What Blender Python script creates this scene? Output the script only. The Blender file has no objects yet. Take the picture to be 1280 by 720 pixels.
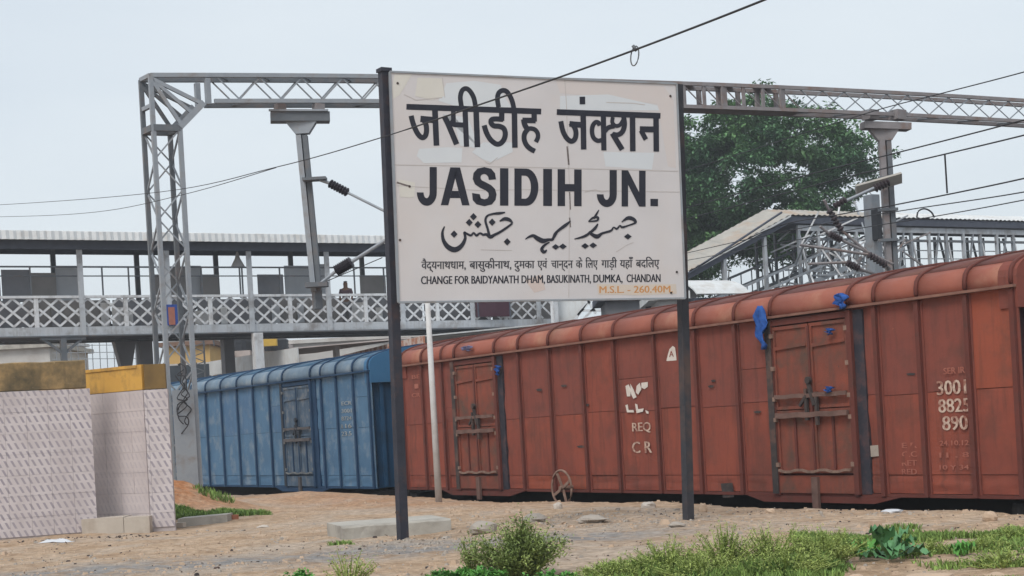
import bpy, math, random
from mathutils import Vector, Matrix, noise
random.seed(7)
SC = bpy.context.scene
COL = SC.collection

# ------------------------------------------------------------------ camera
F, ROLL, CX, CY, ZC = 1950.0, 0.057, 640.0, 528.0, 1.25
cR, sR = math.cos(ROLL), math.sin(ROLL)
cam_d = bpy.data.cameras.new('camera')
cam = bpy.data.objects.new('camera', cam_d); COL.objects.link(cam)
cam_d.sensor_width = 36; cam_d.lens = F/1280*36
cam_d.shift_y = (CY-360)/1280
cam_d.clip_end = 3000; cam_d.clip_start = 0.1
M = Matrix(((cR, sR, 0), (0, 0, -1), (-sR, cR, 0))).to_4x4()
M.translation = (0, 0, ZC)
cam.matrix_world = M
SC.camera = cam

# ------------------------------------------------------------------ world, sun
SUN_EL, SUN_AZ = math.radians(52), math.radians(207)      # azimuth clockwise from +Y
W = bpy.data.worlds.new('World'); SC.world = W; W.use_nodes = True
nt = W.node_tree; nt.nodes.clear()
o = nt.nodes.new('ShaderNodeOutputWorld'); mix = nt.nodes.new('ShaderNodeMixShader')
b1 = nt.nodes.new('ShaderNodeBackground'); b2 = nt.nodes.new('ShaderNodeBackground')
sky = nt.nodes.new('ShaderNodeTexSky'); sky.sky_type = 'NISHITA'; sky.sun_disc = False
sky.sun_elevation = SUN_EL; sky.sun_rotation = SUN_AZ; sky.dust_density = 4; sky.air_density = 1
b1.inputs[1].default_value = 0.12
nt.links.new(sky.outputs[0], b1.inputs[0])
tc = nt.nodes.new('ShaderNodeTexCoord'); mp = nt.nodes.new('ShaderNodeMapping')
mp.inputs['Scale'].default_value = (1, 1, 3.5)
nz = nt.nodes.new('ShaderNodeTexNoise'); nz.inputs['Scale'].default_value = 2.2; nz.inputs['Detail'].default_value = 5
cr = nt.nodes.new('ShaderNodeValToRGB')
cr.color_ramp.elements[0].position = .3; cr.color_ramp.elements[0].color = (.57, .63, .685, 1)
cr.color_ramp.elements[1].position = .7; cr.color_ramp.elements[1].color = (.655, .705, .735, 1)
nt.links.new(tc.outputs['Generated'], mp.inputs[0]); nt.links.new(mp.outputs[0], nz.inputs[0])
nt.links.new(nz.outputs[0], cr.inputs[0])
nt.links.new(cr.outputs[0], b2.inputs[0]); b2.inputs[1].default_value = 1.0
mix.inputs[0].default_value = .86
nt.links.new(b1.outputs[0], mix.inputs[1]); nt.links.new(b2.outputs[0], mix.inputs[2]); nt.links.new(mix.outputs[0], o.inputs[0])
sl = bpy.data.lights.new('sun', 'SUN'); sl.energy = 1.5; sl.angle = math.radians(26); sl.color = (1, .96, .9)
so = bpy.data.objects.new('sun', sl); COL.objects.link(so)
sd = Vector((math.sin(SUN_AZ)*math.cos(SUN_EL), math.cos(SUN_AZ)*math.cos(SUN_EL), math.sin(SUN_EL)))
so.rotation_euler = (-sd).to_track_quat('-Z', 'Y').to_euler(); so.location = sd*50
SC.view_settings.view_transform = 'Standard'; SC.view_settings.look = 'None'
SC.view_settings.gamma = 1; SC.view_settings.exposure = 0.40
try: SC.view_settings.use_curve_mapping = False
except Exception: pass

# ------------------------------------------------------------------ geometry of the place
def uv(px, py):
    a = px-CX; b = CY-py
    return a*cR+b*sR, -a*sR+b*cR
def P(px, py, D):                       # point seen at (px,py) of the 1280x720 photo, at distance D
    u, v = uv(px, py)
    return Vector((u/F*D, D, ZC+v/F*D))
TW = Vector((.5181, -.8553, 0))         # along the track towards the camera
TB = Vector((.8553, .5181, 0))          # across the track, away from the camera
WA = Vector((-2.175, 31.477, 0))        # far lower corner of the rust red wagon's side
def tst(x, y):                          # distance in front of the wagon sides, and along
    d = Vector((x, y, 0))-WA
    return -(d.dot(TB)), d.dot(TW)
def sstep(a, b, x):
    t = max(0, min(1, (x-a)/(b-a))); return t*t*(3-2*t)
def ground_z(x, y):
    t, s = tst(x, y)
    n = noise.fractal(Vector((x*.35, y*.35, 3)), .9, 2, 4)*.05+noise.fractal(Vector((x*2.1, y*2.1, 7)), 1, 2, 3)*.018
    z = n-.02
    z += .68*math.exp(-(((x+6.3)/1.25)**2+((y-27)/1.6)**2))*(1+.25*noise.noise(Vector((x*1.7, y*1.7, 0))))
    z += .16*math.exp(-(((s+.5)/2.6)**2+((t-1.9)/1.0)**2))
    z += .10*math.exp(-(((x-.9)/.55)**2+((y-19.6)/.5)**2))+.10*math.exp(-(((x-.0)/.35)**2+((y-18.2)/.4)**2))
    z += .07*math.exp(-(((x+1.2)/.8)**2+((y-17)/.8)**2))
    z -= .055*(1-sstep(1.0, 3.0, t))
    k = 1-sstep(.15, .80, t+.12*noise.noise(Vector((s*.8, 0, 0))))
    return z*(1-k)+k*(-1.12+n*.5)

# ------------------------------------------------------------------ materials
def mat(name, col, col2=None, scale=3.0, rough=.85, metal=0., bump=.0, bscale=20., detail=6, mid=.5, width=.25,
        dirt=None, dscale=1.2, damt=.5, island=0., spec=.3, stretch=(1, 1, 1), streak=None, samt=.6, chips=None):
    m = bpy.data.materials.new(name); m.use_nodes = True; n = m.node_tree; L = n.links
    bs = n.nodes['Principled BSDF']; bs.inputs['Roughness'].default_value = rough
    bs.inputs['Metallic'].default_value = metal; bs.inputs['Specular IOR Level'].default_value = spec*.8
    tc = n.nodes.new('ShaderNodeTexCoord'); mp = n.nodes.new('ShaderNodeMapping'); mp.inputs['Scale'].default_value = stretch
    L.new(tc.outputs['Object'], mp.inputs[0])
    def ns(sc, de=detail):
        k = n.nodes.new('ShaderNodeTexNoise'); k.inputs['Scale'].default_value = sc; k.inputs['Detail'].default_value = de
        k.inputs['Roughness'].default_value = .62
        L.new(mp.outputs[0], k.inputs[0]); return k
    col2 = col2 or tuple(c*.75 for c in col)
    r = n.nodes.new('ShaderNodeValToRGB'); r.color_ramp.elements[0].position = mid-width; r.color_ramp.elements[1].position = mid+width
    r.color_ramp.elements[0].color = (*col2, 1); r.color_ramp.elements[1].color = (*col, 1)
    L.new(ns(scale).outputs[0], r.inputs[0]); out = r.outputs[0]
    if dirt:
        mx = n.nodes.new('ShaderNodeMix'); mx.data_type = 'RGBA'
        r2 = n.nodes.new('ShaderNodeValToRGB'); r2.color_ramp.elements[0].position = .5; r2.color_ramp.elements[1].position = .68
        r2.color_ramp.elements[1].color = (damt, damt, damt, 1)
        k = ns(dscale, 9); L.new(k.outputs[0], r2.inputs[0]); L.new(r2.outputs[0], mx.inputs[0])
        L.new(out, mx.inputs[6]); mx.inputs[7].default_value = (*dirt, 1); out = mx.outputs[2]
    def layer(out, colr, scl, msc, p0, p1, amt):
        mp2 = n.nodes.new('ShaderNodeMapping'); mp2.inputs['Scale'].default_value = msc; L.new(tc.outputs['Object'], mp2.inputs[0])
        k = n.nodes.new('ShaderNodeTexNoise'); k.inputs['Scale'].default_value = scl; k.inputs['Detail'].default_value = 8; k.inputs['Roughness'].default_value = .7
        L.new(mp2.outputs[0], k.inputs[0]); r3 = n.nodes.new('ShaderNodeValToRGB'); r3.color_ramp.elements[0].position = p0; r3.color_ramp.elements[1].position = p1
        r3.color_ramp.elements[1].color = (amt, amt, amt, 1); L.new(k.outputs[0], r3.inputs[0])
        mx = n.nodes.new('ShaderNodeMix'); mx.data_type = 'RGBA'; L.new(r3.outputs[0], mx.inputs[0]); L.new(out, mx.inputs[6]); mx.inputs[7].default_value = (*colr, 1)
        return mx.outputs[2]
    if streak: out = layer(out, streak, 1.0, (7, 7, .55), .50, .72, samt)
    if chips: out = layer(out, chips, 13, (1, 1, 1), .66, .70, .8)
    if island:
        g = n.nodes.new('ShaderNodeNewGeometry'); mr = n.nodes.new('ShaderNodeMapRange')
        mr.inputs[3].default_value = 1-island; mr.inputs[4].default_value = 1+island
        L.new(g.outputs['Random Per Island'], mr.inputs[0])
        mu = n.nodes.new('ShaderNodeVectorMath'); mu.operation = 'SCALE'
        L.new(out, mu.inputs[0]); L.new(mr.outputs[0], mu.inputs['Scale']); out = mu.outputs[0]
    L.new(out, bs.inputs['Base Color'])
    if bump:
        b = n.nodes.new('ShaderNodeBump'); b.inputs['Strength'].default_value = bump; b.inputs['Distance'].default_value = .02
        L.new(ns(bscale).outputs[0], b.inputs['Height']); L.new(b.outputs[0], bs.inputs['Normal'])
    return m

RED = mat('rust_red_paint', (.285, .075, .047), (.20, .057, .041), 1.3, .85, bump=.25, bscale=9, dirt=(.10, .05, .04), dscale=1.7, damt=.55, mid=.5, width=.2, streak=(.10, .042, .033), samt=.75, chips=(.12, .06, .05))
RED2 = mat('orange_red_paint', (.325, .083, .046), (.25, .067, .042), 1.4, .85, bump=.25, bscale=9, dirt=(.12, .06, .045), dscale=2.1, damt=.6, streak=(.13, .05, .035), samt=.7, chips=(.13, .06, .05))
RED3 = mat('maroon_red_paint', (.24, .070, .050), (.18, .056, .044), 1.7, .85, bump=.25, bscale=9, dirt=(.10, .05, .04), dscale=2.6, damt=.5, streak=(.10, .045, .038), samt=.75, chips=(.30, .10, .06))
REDRIB = mat('shaded_red_rib_paint', (.165, .045, .033), (.10, .034, .028), 3, .75, bump=.2, bscale=15, dirt=(.05, .035, .03), dscale=3, damt=.6)  # wagon red darkened to stand for the shadow along the ribs
REDROOF = mat('faded_red_roof_paint', (.33, .11, .075), (.25, .08, .055), 1.3, .6, bump=.2, bscale=6, dirt=(.46, .28, .19), dscale=.8, damt=.55, chips=(.18, .07, .05))
REDTOP = mat('dusty_roof_top_paint', (.16, .055, .045), (.10, .04, .035), 1.5, .8, dirt=(.2, .12, .09), damt=.5)
REDDOOR = mat('worn_door_paint', (.27, .072, .045), (.15, .055, .04), 3.0, .8, bump=.4, bscale=14, dirt=(.10, .065, .05), dscale=2.3, damt=.95, streak=(.09, .06, .05), samt=.7, chips=(.07, .055, .05))
DIRTY = mat('grimy_steel', (.085, .065, .058), (.035, .032, .034), 5, .8, bump=.3, bscale=20, dirt=(.16, .08, .06), dscale=5, damt=.7)
GREASE = mat('greasy_dark_steel', (.05, .045, .055), (.022, .024, .035), 5, .7, bump=.3, bscale=20, dirt=(.14, .06, .05), dscale=5, damt=.5)
HINGE = mat('bare_hinge_steel', (.30, .20, .155), (.14, .085, .065), 9, .7, bump=.3)
BLUE = mat('faded_blue_paint', (.095, .19, .30), (.06, .13, .225), 1.3, .8, bump=.2, bscale=9, dirt=(.30, .33, .345), dscale=2.2, damt=.5, streak=(.07, .11, .16), samt=.45, chips=(.36, .40, .42))
BLUE2 = mat('blue_paint', (.09, .18, .30), (.06, .125, .225), 1.6, .8, bump=.2, bscale=9, dirt=(.25, .28, .3), dscale=2.4, damt=.4, streak=(.06, .10, .15), samt=.45, chips=(.16, .12, .10))
BLUERIB = mat('shaded_navy_rib_paint', (.022, .065, .135), (.014, .04, .09), 3, .7, bump=.2, bscale=12)  # navy rib paint, darkened further for the shadow beside each rib
BLUEROOF = mat('blue_roof_paint', (.18, .25, .32), (.115, .175, .245), 1.3, .6, dirt=(.34, .37, .39), dscale=1.5, damt=.6, streak=(.14, .17, .20), samt=.5)
BLUETOP = mat('deep_blue_roof_top', (.06, .13, .21), (.035, .09, .16), 1.6, .7, dirt=(.16, .2, .24), damt=.4)
BLUEEND = mat('shaded_deep_blue_end_paint', (.025, .085, .175), (.015, .06, .13), 1.5, .7, bump=.1, dirt=(.02, .04, .07), dscale=2, damt=.5)  # deep blue paint, with the shade of the wagon gap put into it
BLUEDOOR = mat('scuffed_blue_door_paint', (.12, .18, .25), (.045, .075, .12), 4, .75, bump=.4, bscale=14, dirt=(.22, .2, .18), dscale=4, damt=.7, streak=(.05, .06, .07), samt=.8, chips=(.25, .24, .22))
BLACK = mat('undergear_black', (.02, .018, .018), (.012, .012, .012), 4, .9)
SIGNM = mat('sign_board_paint', (.60, .58, .59), (.54, .52, .53), 1.6, .55, dirt=(.58, .525, .50), dscale=.9, damt=.5, chips=None)
PATCH = mat('bare_board_patch', (.61, .64, .67), (.57, .60, .635), 3, .6)
CREAM = mat('cream_board_patch', (.63, .61, .57), (.585, .565, .52), 3, .6)
TANP = mat('tan_board_patch', (.55, .40, .27), (.47, .35, .25), 3, .6)
INK = mat('sign_lettering_black', (.026, .028, .04), (.018, .019, .03), 8, .6)
SMALLINK = mat('small_lettering_grey', (.06, .06, .07), (.045, .045, .055), 8, .6)
ORANGE = mat('faded_orange_lettering', (.56, .26, .08), (.50, .26, .12), 12, .6)
POST = mat('dark_post_paint', (.045, .047, .062), (.028, .030, .042), 4, .6, bump=.3, bscale=30, dirt=(.09, .055, .05), dscale=6, damt=.6)
POST2 = mat('rusty_post_paint', (.05, .05, .058), (.032, .034, .042), 4, .7, bump=.3, bscale=30, dirt=(.12, .075, .06), dscale=2.2, damt=.7)
SEAM = mat('dark_seam', (.20, .17, .16), (.14, .12, .12), 10, .8)
GALV = mat('galvanised_steel', (.34, .37, .40), (.24, .265, .30), 3, .55, metal=.15, bump=.1, dirt=(.19, .15, .125), dscale=3, damt=.6)
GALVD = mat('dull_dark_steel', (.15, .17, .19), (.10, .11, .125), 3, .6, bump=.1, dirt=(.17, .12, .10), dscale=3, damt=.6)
GALVB = mat('brownish_old_steel', (.28, .26, .265), (.19, .175, .18), 2.5, .7, bump=.1, dirt=(.2, .12, .09), dscale=3, damt=.7)
GREYPAINT = mat('grey_bridge_paint', (.50, .53, .56), (.39, .415, .45), 2.5, .6, dirt=(.18, .16, .15), dscale=1.6, damt=.7, streak=(.22, .19, .17), samt=.5)
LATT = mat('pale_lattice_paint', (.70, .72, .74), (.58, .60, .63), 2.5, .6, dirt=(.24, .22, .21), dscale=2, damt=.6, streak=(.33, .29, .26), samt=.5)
SHEETD = mat('dark_grey_sheet', (.20, .205, .225), (.15, .155, .17), 1.5, .7, dirt=(.2, .17, .15), damt=.4)
SHEETL = mat('light_grey_sheet', (.42, .44, .47), (.36, .38, .41), 1.5, .6, dirt=(.33, .35, .37), damt=.4)
SHEETB = mat('brown_grey_sheet', (.23, .215, .21), (.17, .165, .16), 1.5, .7)
ROOFW = mat('pale_roof_sheet', (.70, .72, .73), (.56, .575, .58), 1.2, .6, dirt=(.42, .38, .34), dscale=1.5, damt=.5, streak=(.46, .42, .38), samt=.4)
ROOFT = mat('weathered_ramp_roof', (.42, .40, .365), (.30, .285, .26), 1.3, .7, dirt=(.40, .27, .18), dscale=.7, damt=.75)
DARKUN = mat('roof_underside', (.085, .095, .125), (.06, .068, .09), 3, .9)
CORRW = mat('white_painted_steel', (.60, .60, .60), (.5, .5, .5), 4, .6, dirt=(.36, .32, .28), dscale=3, damt=.6)
INSUL = mat('dark_insulator', (.03, .025, .035), (.02, .018, .025), 5, .35)
INSULB = mat('brown_insulator', (.05, .035, .04), (.035, .026, .03), 5, .35)
CABLE = mat('cable', (.045, .045, .05), (.03, .03, .035), 5, .7)
CONC = mat('weathered_concrete', (.46, .44, .40), (.36, .34, .30), 3, .9, bump=.4, bscale=15, dirt=(.20, .18, .16), dscale=2.5, damt=.6, chips=(.2, .18, .16))
MOSSY = mat('mossy_plaster', (.42, .28, .13), (.10, .085, .055), 4.5, .92, bump=.4, bscale=12, dirt=(.07, .062, .042), dscale=1.8, damt=.9, streak=(.09, .075, .05), samt=.7, chips=(.5, .40, .27))
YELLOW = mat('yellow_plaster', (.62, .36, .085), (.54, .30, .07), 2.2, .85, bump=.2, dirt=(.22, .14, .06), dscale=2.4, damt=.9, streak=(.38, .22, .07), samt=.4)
YELLOWD = mat('soiled_shaded_yellow_plaster', (.24, .155, .06), (.15, .10, .045), 3, .9, bump=.2, dirt=(.12, .085, .045), dscale=2, damt=.8)  # soiled plaster, also darkened as the coping face turned from the light
PLINTH = mat('cream_plinth_plaster', (.52, .47, .41), (.44, .39, .335), 3, .85, bump=.2, dirt=(.3, .24, .19), dscale=2.5, damt=.6)
SHEETBLUE = mat('blue_plastic_sheet', (.035, .12, .42), (.02, .07, .26), 8, .8, bump=.3, bscale=14)
WHITEM = mat('white_waste_plastic', (.66, .68, .72), (.5, .52, .55), 6, .5)
STENCIL = mat('stencil_white', (.56, .43, .35), (.29, .13, .095), 11, .85, mid=.47, width=.10)
STENCILF = mat('faint_stencil', (.37, .15, .11), (.30, .09, .065), 9, .8)
STENCILB = mat('blue_wagon_stencil', (.60, .60, .57), (.30, .36, .40), 9, .8)
PEELW = mat('white_paint_patch', (.68, .65, .60), (.55, .47, .42), 8, .7)
ROCK = mat('grey_rock', (.42, .37, .32), (.29, .26, .23), 6, .9, bump=.6, bscale=18)
ROCKP = mat('pale_rock', (.55, .50, .45), (.42, .37, .32), 6, .9, bump=.4, bscale=18)
ROCKT = mat('tan_rock', (.52, .39, .29), (.42, .31, .22), 6, .9, bump=.4, bscale=18)
BRICKM = mat('red_brick', (.36, .15, .09), (.26, .10, .065), 8, .9, bump=.4)
BARK = mat('bark', (.10, .075, .055), (.06, .045, .035), 6, .95, bump=.5)
TREEL = mat('tree_leaves', (.125, .25, .085), (.045, .12, .07), .35, .6, island=.3, mid=.5, width=.18, spec=.25)
BUSHL = mat('bush_leaves', (.30, .36, .11), (.13, .19, .06), 2.5, .6, island=.45, mid=.5, width=.2)
WEEDL = mat('weed_leaves', (.36, .42, .125), (.21, .28, .075), 1.2, .65, island=.4, mid=.5, width=.2)
VIVID = mat('fresh_green_leaves', (.12, .33, .06), (.07, .21, .045), 3, .5, island=.3)
BROAD = mat('broad_leaves', (.13, .30, .13), (.07, .19, .075), 5, .45, island=.3)
GRASS = mat('short_grass', (.24, .34, .09), (.12, .21, .055), 1.1, .75, island=.4, mid=.5, width=.2)
SKIN = mat('skin', (.16, .09, .06), (.13, .075, .05), 5, .6)
CLOTH = mat('maroon_shirt', (.10, .06, .075), (.07, .045, .055), 5, .8)
HAIR = mat('hair', (.015, .013, .012), (.01, .01, .01), 8, .6)
BILLP = mat('white_building_paint', (.58, .57, .55), (.47, .45, .43), 1, .8, dirt=(.33, .29, .26), dscale=.7, damt=.6)
PINKB = mat('pink_plaster', (.58, .50, .47), (.48, .42, .40), 1, .8, dirt=(.28, .24, .22), dscale=.8, damt=.5)
BLACKT = mat('black_tank_plastic', (.035, .037, .045), (.025, .027, .033), 3, .5)
GLASSD = mat('dark_window_glass', (.04, .05, .06), (.03, .035, .045), 3, .2)
MAROON = mat('maroon_box_paint', (.07, .025, .04), (.05, .02, .032), 3, .6)
POSTERB = mat('poster_blue', (.03, .08, .34), None, 5, .6)
POSTERR = mat('poster_orange', (.42, .16, .11), None, 5, .6)

# tile with a printed slanted dash pattern (flat print)
def tile_mat(name, axis, ink=(.18, .16, .215), hi=(.60, .55, .56), lo=(.49, .44, .445)):
    m = bpy.data.materials.new(name); m.use_nodes = True; n = m.node_tree; L = n.links; bs = n.nodes['Principled BSDF']
    bs.inputs['Roughness'].default_value = .6
    tc = n.nodes.new('ShaderNodeTexCoord'); sp = n.nodes.new('ShaderNodeSeparateXYZ'); L.new(tc.outputs['Object'], sp.inputs[0])
    def mth(op, a, b=None, c=None):
        k = n.nodes.new('ShaderNodeMath'); k.operation = op
        for i, q in enumerate((a, b, c)):
            if q is None: continue
            if isinstance(q, (int, float)): k.inputs[i].default_value = q
            else: L.new(q, k.inputs[i])
        return k.outputs[0]
    U = sp.outputs[axis]; V = sp.outputs[2]
    row = mth('FRACT', mth('DIVIDE', V, .125))
    fr = mth('FLOOR', mth('DIVIDE', V, .125))
    sl = mth('MULTIPLY', mth('SUBTRACT', row, .5), .062)
    x = mth('FRACT', mth('DIVIDE', mth('SUBTRACT', U, mth('ADD', mth('MULTIPLY', sl, -1), mth('MULTIPLY', fr, .031))), .094))
    inx = mth('MULTIPLY', mth('GREATER_THAN', x, .30), mth('LESS_THAN', x, .66))
    iny = mth('MULTIPLY', mth('GREATER_THAN', row, .14), mth('LESS_THAN', row, .88))
    nz = n.nodes.new('ShaderNodeTexNoise'); nz.inputs['Scale'].default_value = 2.2; nz.inputs['Detail'].default_value = 5
    L.new(tc.outputs['Object'], nz.inputs[0])
    a = mth('MULTIPLY', mth('MULTIPLY', inx, iny), mth('MULTIPLY_ADD', nz.outputs[0], .9, .12))
    r = n.nodes.new('ShaderNodeValToRGB'); r.color_ramp.elements[0].color = (*lo, 1); r.color_ramp.elements[1].color = (*hi, 1)
    r.color_ramp.elements[0].position = .35; r.color_ramp.elements[1].position = .65
    L.new(nz.outputs[0], r.inputs[0])
    mx = n.nodes.new('ShaderNodeMix'); mx.data_type = 'RGBA'; L.new(a, mx.inputs[0]); L.new(r.outputs[0], mx.inputs[6])
    mx.inputs[7].default_value = (*ink, 1); L.new(mx.outputs[2], bs.inputs['Base Color'])
    return m
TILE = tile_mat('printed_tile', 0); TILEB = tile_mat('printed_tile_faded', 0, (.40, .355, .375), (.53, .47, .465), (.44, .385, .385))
TILEF = mat('faded_tile', (.48, .415, .41), (.41, .355, .35), 2.2, .7, dirt=(.37, .32, .31), dscale=2.6, damt=.25, stretch=(.6, .6, 5))
GROUT = mat('pale_grout', (.50, .45, .45), (.42, .38, .38), 4, .9)

def ground_mat():
    m = bpy.data.materials.new('sandy_earth'); m.use_nodes = True; n = m.node_tree; L = n.links; bs = n.nodes['Principled BSDF']
    bs.inputs['Roughness'].default_value = .95; bs.inputs['Specular IOR Level'].default_value = .1
    tc = n.nodes.new('ShaderNodeTexCoord')
    def ns(sc, de=7, dist=0):
        k = n.nodes.new('ShaderNodeTexNoise'); k.inputs['Scale'].default_value = sc; k.inputs['Detail'].default_value = de
        k.inputs['Roughness'].default_value = .65; k.inputs['Distortion'].default_value = dist
        L.new(tc.outputs['Object'], k.inputs[0]); return k.outputs[0]
    def ramp(src, p0, c0, p1, c1):
        r = n.nodes.new('ShaderNodeValToRGB'); r.color_ramp.elements[0].position = p0; r.color_ramp.elements[1].position = p1
        r.color_ramp.elements[0].color = (*c0, 1); r.color_ramp.elements[1].color = (*c1, 1); L.new(src, r.inputs[0]); return r.outputs[0]
    def mixc(f, a, b):
        k = n.nodes.new('ShaderNodeMix'); k.data_type = 'RGBA'; L.new(f, k.inputs[0])
        if isinstance(a, tuple): k.inputs[6].default_value = (*a, 1)
        else: L.new(a, k.inputs[6])
        if isinstance(b, tuple): k.inputs[7].default_value = (*b, 1)
        else: L.new(b, k.inputs[7])
        return k.outputs[2]
    base = ramp(ns(1.6), .35, (.50, .345, .225), .65, (.70, .53, .385))
    fine = ramp(ns(9, 9), .36, (.22, .2, .19), .66, (1, 1, 1))
    c = mixc(ramp(ns(.55, 6, .6), .47, (0, 0, 0), .62, (.8, .8, .8)), base, (.60, .50, .41))
    # masks from a vertex attribute: r = grey old surface, g = orange earth, b = dark ballast
    at = n.nodes.new('ShaderNodeAttribute'); at.attribute_name = 'zones'
    sp = n.nodes.new('ShaderNodeSeparateColor'); L.new(at.outputs['Color'], sp.inputs[0])
    def mm(op, a, b):
        k = n.nodes.new('ShaderNodeMath'); k.operation = op; k.use_clamp = True
        for i, q in enumerate((a, b)):
            if isinstance(q, (int, float)): k.inputs[i].default_value = q
            else: L.new(q, k.inputs[i])
        return k.outputs[0]
    n2 = ns(3.2, 7)
    def brk(ch): return mm('MULTIPLY', ch, mm('MULTIPLY', mm('SUBTRACT', n2, .32), 4.5))
    c = mixc(brk(sp.outputs[0]), c, (.37, .355, .345))
    c = mixc(brk(sp.outputs[1]), c, (.54, .245, .115))
    c = mixc(sp.outputs[2], c, (.075, .06, .052))
    k = n.nodes.new('ShaderNodeMix'); k.data_type = 'RGBA'; k.blend_type = 'MULTIPLY'; k.inputs[0].default_value = .55
    L.new(c, k.inputs[6]); L.new(fine, k.inputs[7]); L.new(k.outputs[2], bs.inputs['Base Color'])
    b = n.nodes.new('ShaderNodeBump'); b.inputs['Strength'].default_value = .9; b.inputs['Distance'].default_value = .05
    L.new(ns(24, 9), b.inputs['Height']); L.new(b.outputs[0], bs.inputs['Normal'])
    return m
EARTH = ground_mat()

# ------------------------------------------------------------------ mesh helpers
ROOTM = {}
class G:
    def __init__(s): s.v = []; s.f = []
    def add(s, vs, fs):
        k = len(s.v); s.v += [Vector(x) for x in vs]; s.f += [tuple(i+k for i in f) for f in fs]; return s
    def box(s, x0, y0, z0, x1, y1, z1):
        return s.add([(x0,y0,z0),(x1,y0,z0),(x1,y1,z0),(x0,y1,z0),(x0,y0,z1),(x1,y0,z1),(x1,y1,z1),(x0,y1,z1)],
                     [(0,3,2,1),(4,5,6,7),(0,1,5,4),(1,2,6,5),(2,3,7,6),(3,0,4,7)])
    def bar(s, p, q, w, h=None, up=(0,0,1)):
        p = Vector(p); q = Vector(q); h = h or w; d = (q-p).normalized(); up = Vector(up)
        if abs(d.dot(up)) > .97: up = Vector(TB)
        a = d.cross(up).normalized()*w/2; b = a.cross(d).normalized()*h/2
        vs = [p-a-b, p+a-b, p+a+b, p-a+b, q-a-b, q+a-b, q+a+b, q-a+b]
        return s.add(vs, [(0,3,2,1),(4,5,6,7),(0,1,5,4),(1,2,6,5),(2,3,7,6),(3,0,4,7)])
    def angle(s, p, q, w, up=(0,0,1), t=.012):       # L-section
        p = Vector(p); q = Vector(q); d = (q-p).normalized(); up = Vector(up)
        if abs(d.dot(up)) > .97: up = Vector(TB)
        a = d.cross(up).normalized()*w; b = a.cross(d).normalized()*w
        ta = a.normalized()*t; tb = b.normalized()*t
        prof = [Vector((0,0,0)), a, a+tb, ta+tb, ta+b, b]
        c = (a+b)/2
        vs = [p+x-c for x in prof]+[q+x-c for x in prof]
        return s.add(vs, [(5,4,3,2,1,0), (6,7,8,9,10,11)]+[(i, (i+1) % 6, 6+(i+1) % 6, 6+i) for i in range(6)])
    def tube(s, pts, r, n=8, close=True):
        pts = [Vector(p) for p in pts]; k = len(s.v); m = len(pts); rs = r if isinstance(r, (list, tuple)) else [r]*m
        for i, p in enumerate(pts):
            d = (pts[min(i+1, m-1)]-pts[max(i-1, 0)]).normalized()
            up = Vector((0,0,1)) if abs(d.z) < .9 else Vector((1,0,0))
            a = d.cross(up).normalized(); b = a.cross(d)
            for j in range(n):
                t = 2*math.pi*j/n; s.v.append(p+(a*math.cos(t)+b*math.sin(t))*rs[i])
        for i in range(m-1):
            for j in range(n):
                s.f.append((k+i*n+j, k+i*n+(j+1) % n, k+(i+1)*n+(j+1) % n, k+(i+1)*n+j))
        if close: s.f += [tuple(k+j for j in range(n))[::-1], tuple(k+(m-1)*n+j for j in range(n))]
        return s
    def sheet(s, pts, th, nrm):                       # polygon with thickness
        n = len(pts); pts = [Vector(p) for p in pts]; d = Vector(nrm).normalized()*th
        return s.add(pts+[p-d for p in pts], [tuple(range(n)), tuple(range(n, 2*n))[::-1]]+[(i, n+i, n+(i+1) % n, (i+1) % n) for i in range(n)])
    def build(s, name, m, parent=None, local=False, smooth=False, root=None):
        vs = s.v
        if parent is not None and not local:
            Mi = ROOTM[parent].inverted(); vs = [Mi @ x for x in vs]
        me = bpy.data.meshes.new(name); me.from_pydata([tuple(x) for x in vs], [], s.f); me.materials.append(m); me.update()
        if smooth: me.polygons.foreach_set('use_smooth', [True]*len(me.polygons))
        ob = bpy.data.objects.new(name, me); COL.objects.link(ob)
        if parent is not None: ob.parent = parent; ROOTM[ob] = ROOTM[parent]
        else: ROOTM[ob] = Matrix()
        return ob
def recalc(ob):
    import bmesh
    b = bmesh.new(); b.from_mesh(ob.data); bmesh.ops.recalc_face_normals(b, faces=b.faces); b.to_mesh(ob.data); b.free(); return ob
def tag(o, label, cat, group=None):
    o['label'] = label; o['category'] = cat
    if group: o['group'] = group
    return o
def thing(name, label, cat, loc=(0,0,0), rz=0, group=None):
    o = bpy.data.objects.new(name, None); COL.objects.link(o); o.empty_display_size = .3
    o.location = loc; o.rotation_euler = (0, 0, rz)
    ROOTM[o] = Matrix.Translation(Vector(loc)) @ Matrix.Rotation(rz, 4, 'Z')
    return tag(o, label, cat, group)
def struct(o, kind='structure'): o['kind'] = kind; return o
def smooth_line(pts, k=6):
    if len(pts) < 3: return pts
    out = []; n = len(pts)
    for i in range(n-1):
        p0, p1, p2, p3 = pts[max(i-1,0)], pts[i], pts[i+1], pts[min(i+2,n-1)]
        for j in range(k):
            t = j/k
            out.append(tuple(.5*((2*b)+(-a+c)*t+(2*a-5*b+4*c-d)*t*t+(-a+3*b-3*c+d)*t**3) for a, b, c, d in zip(p0, p1, p2, p3)))
    out.append(tuple(pts[-1])); return out
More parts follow.
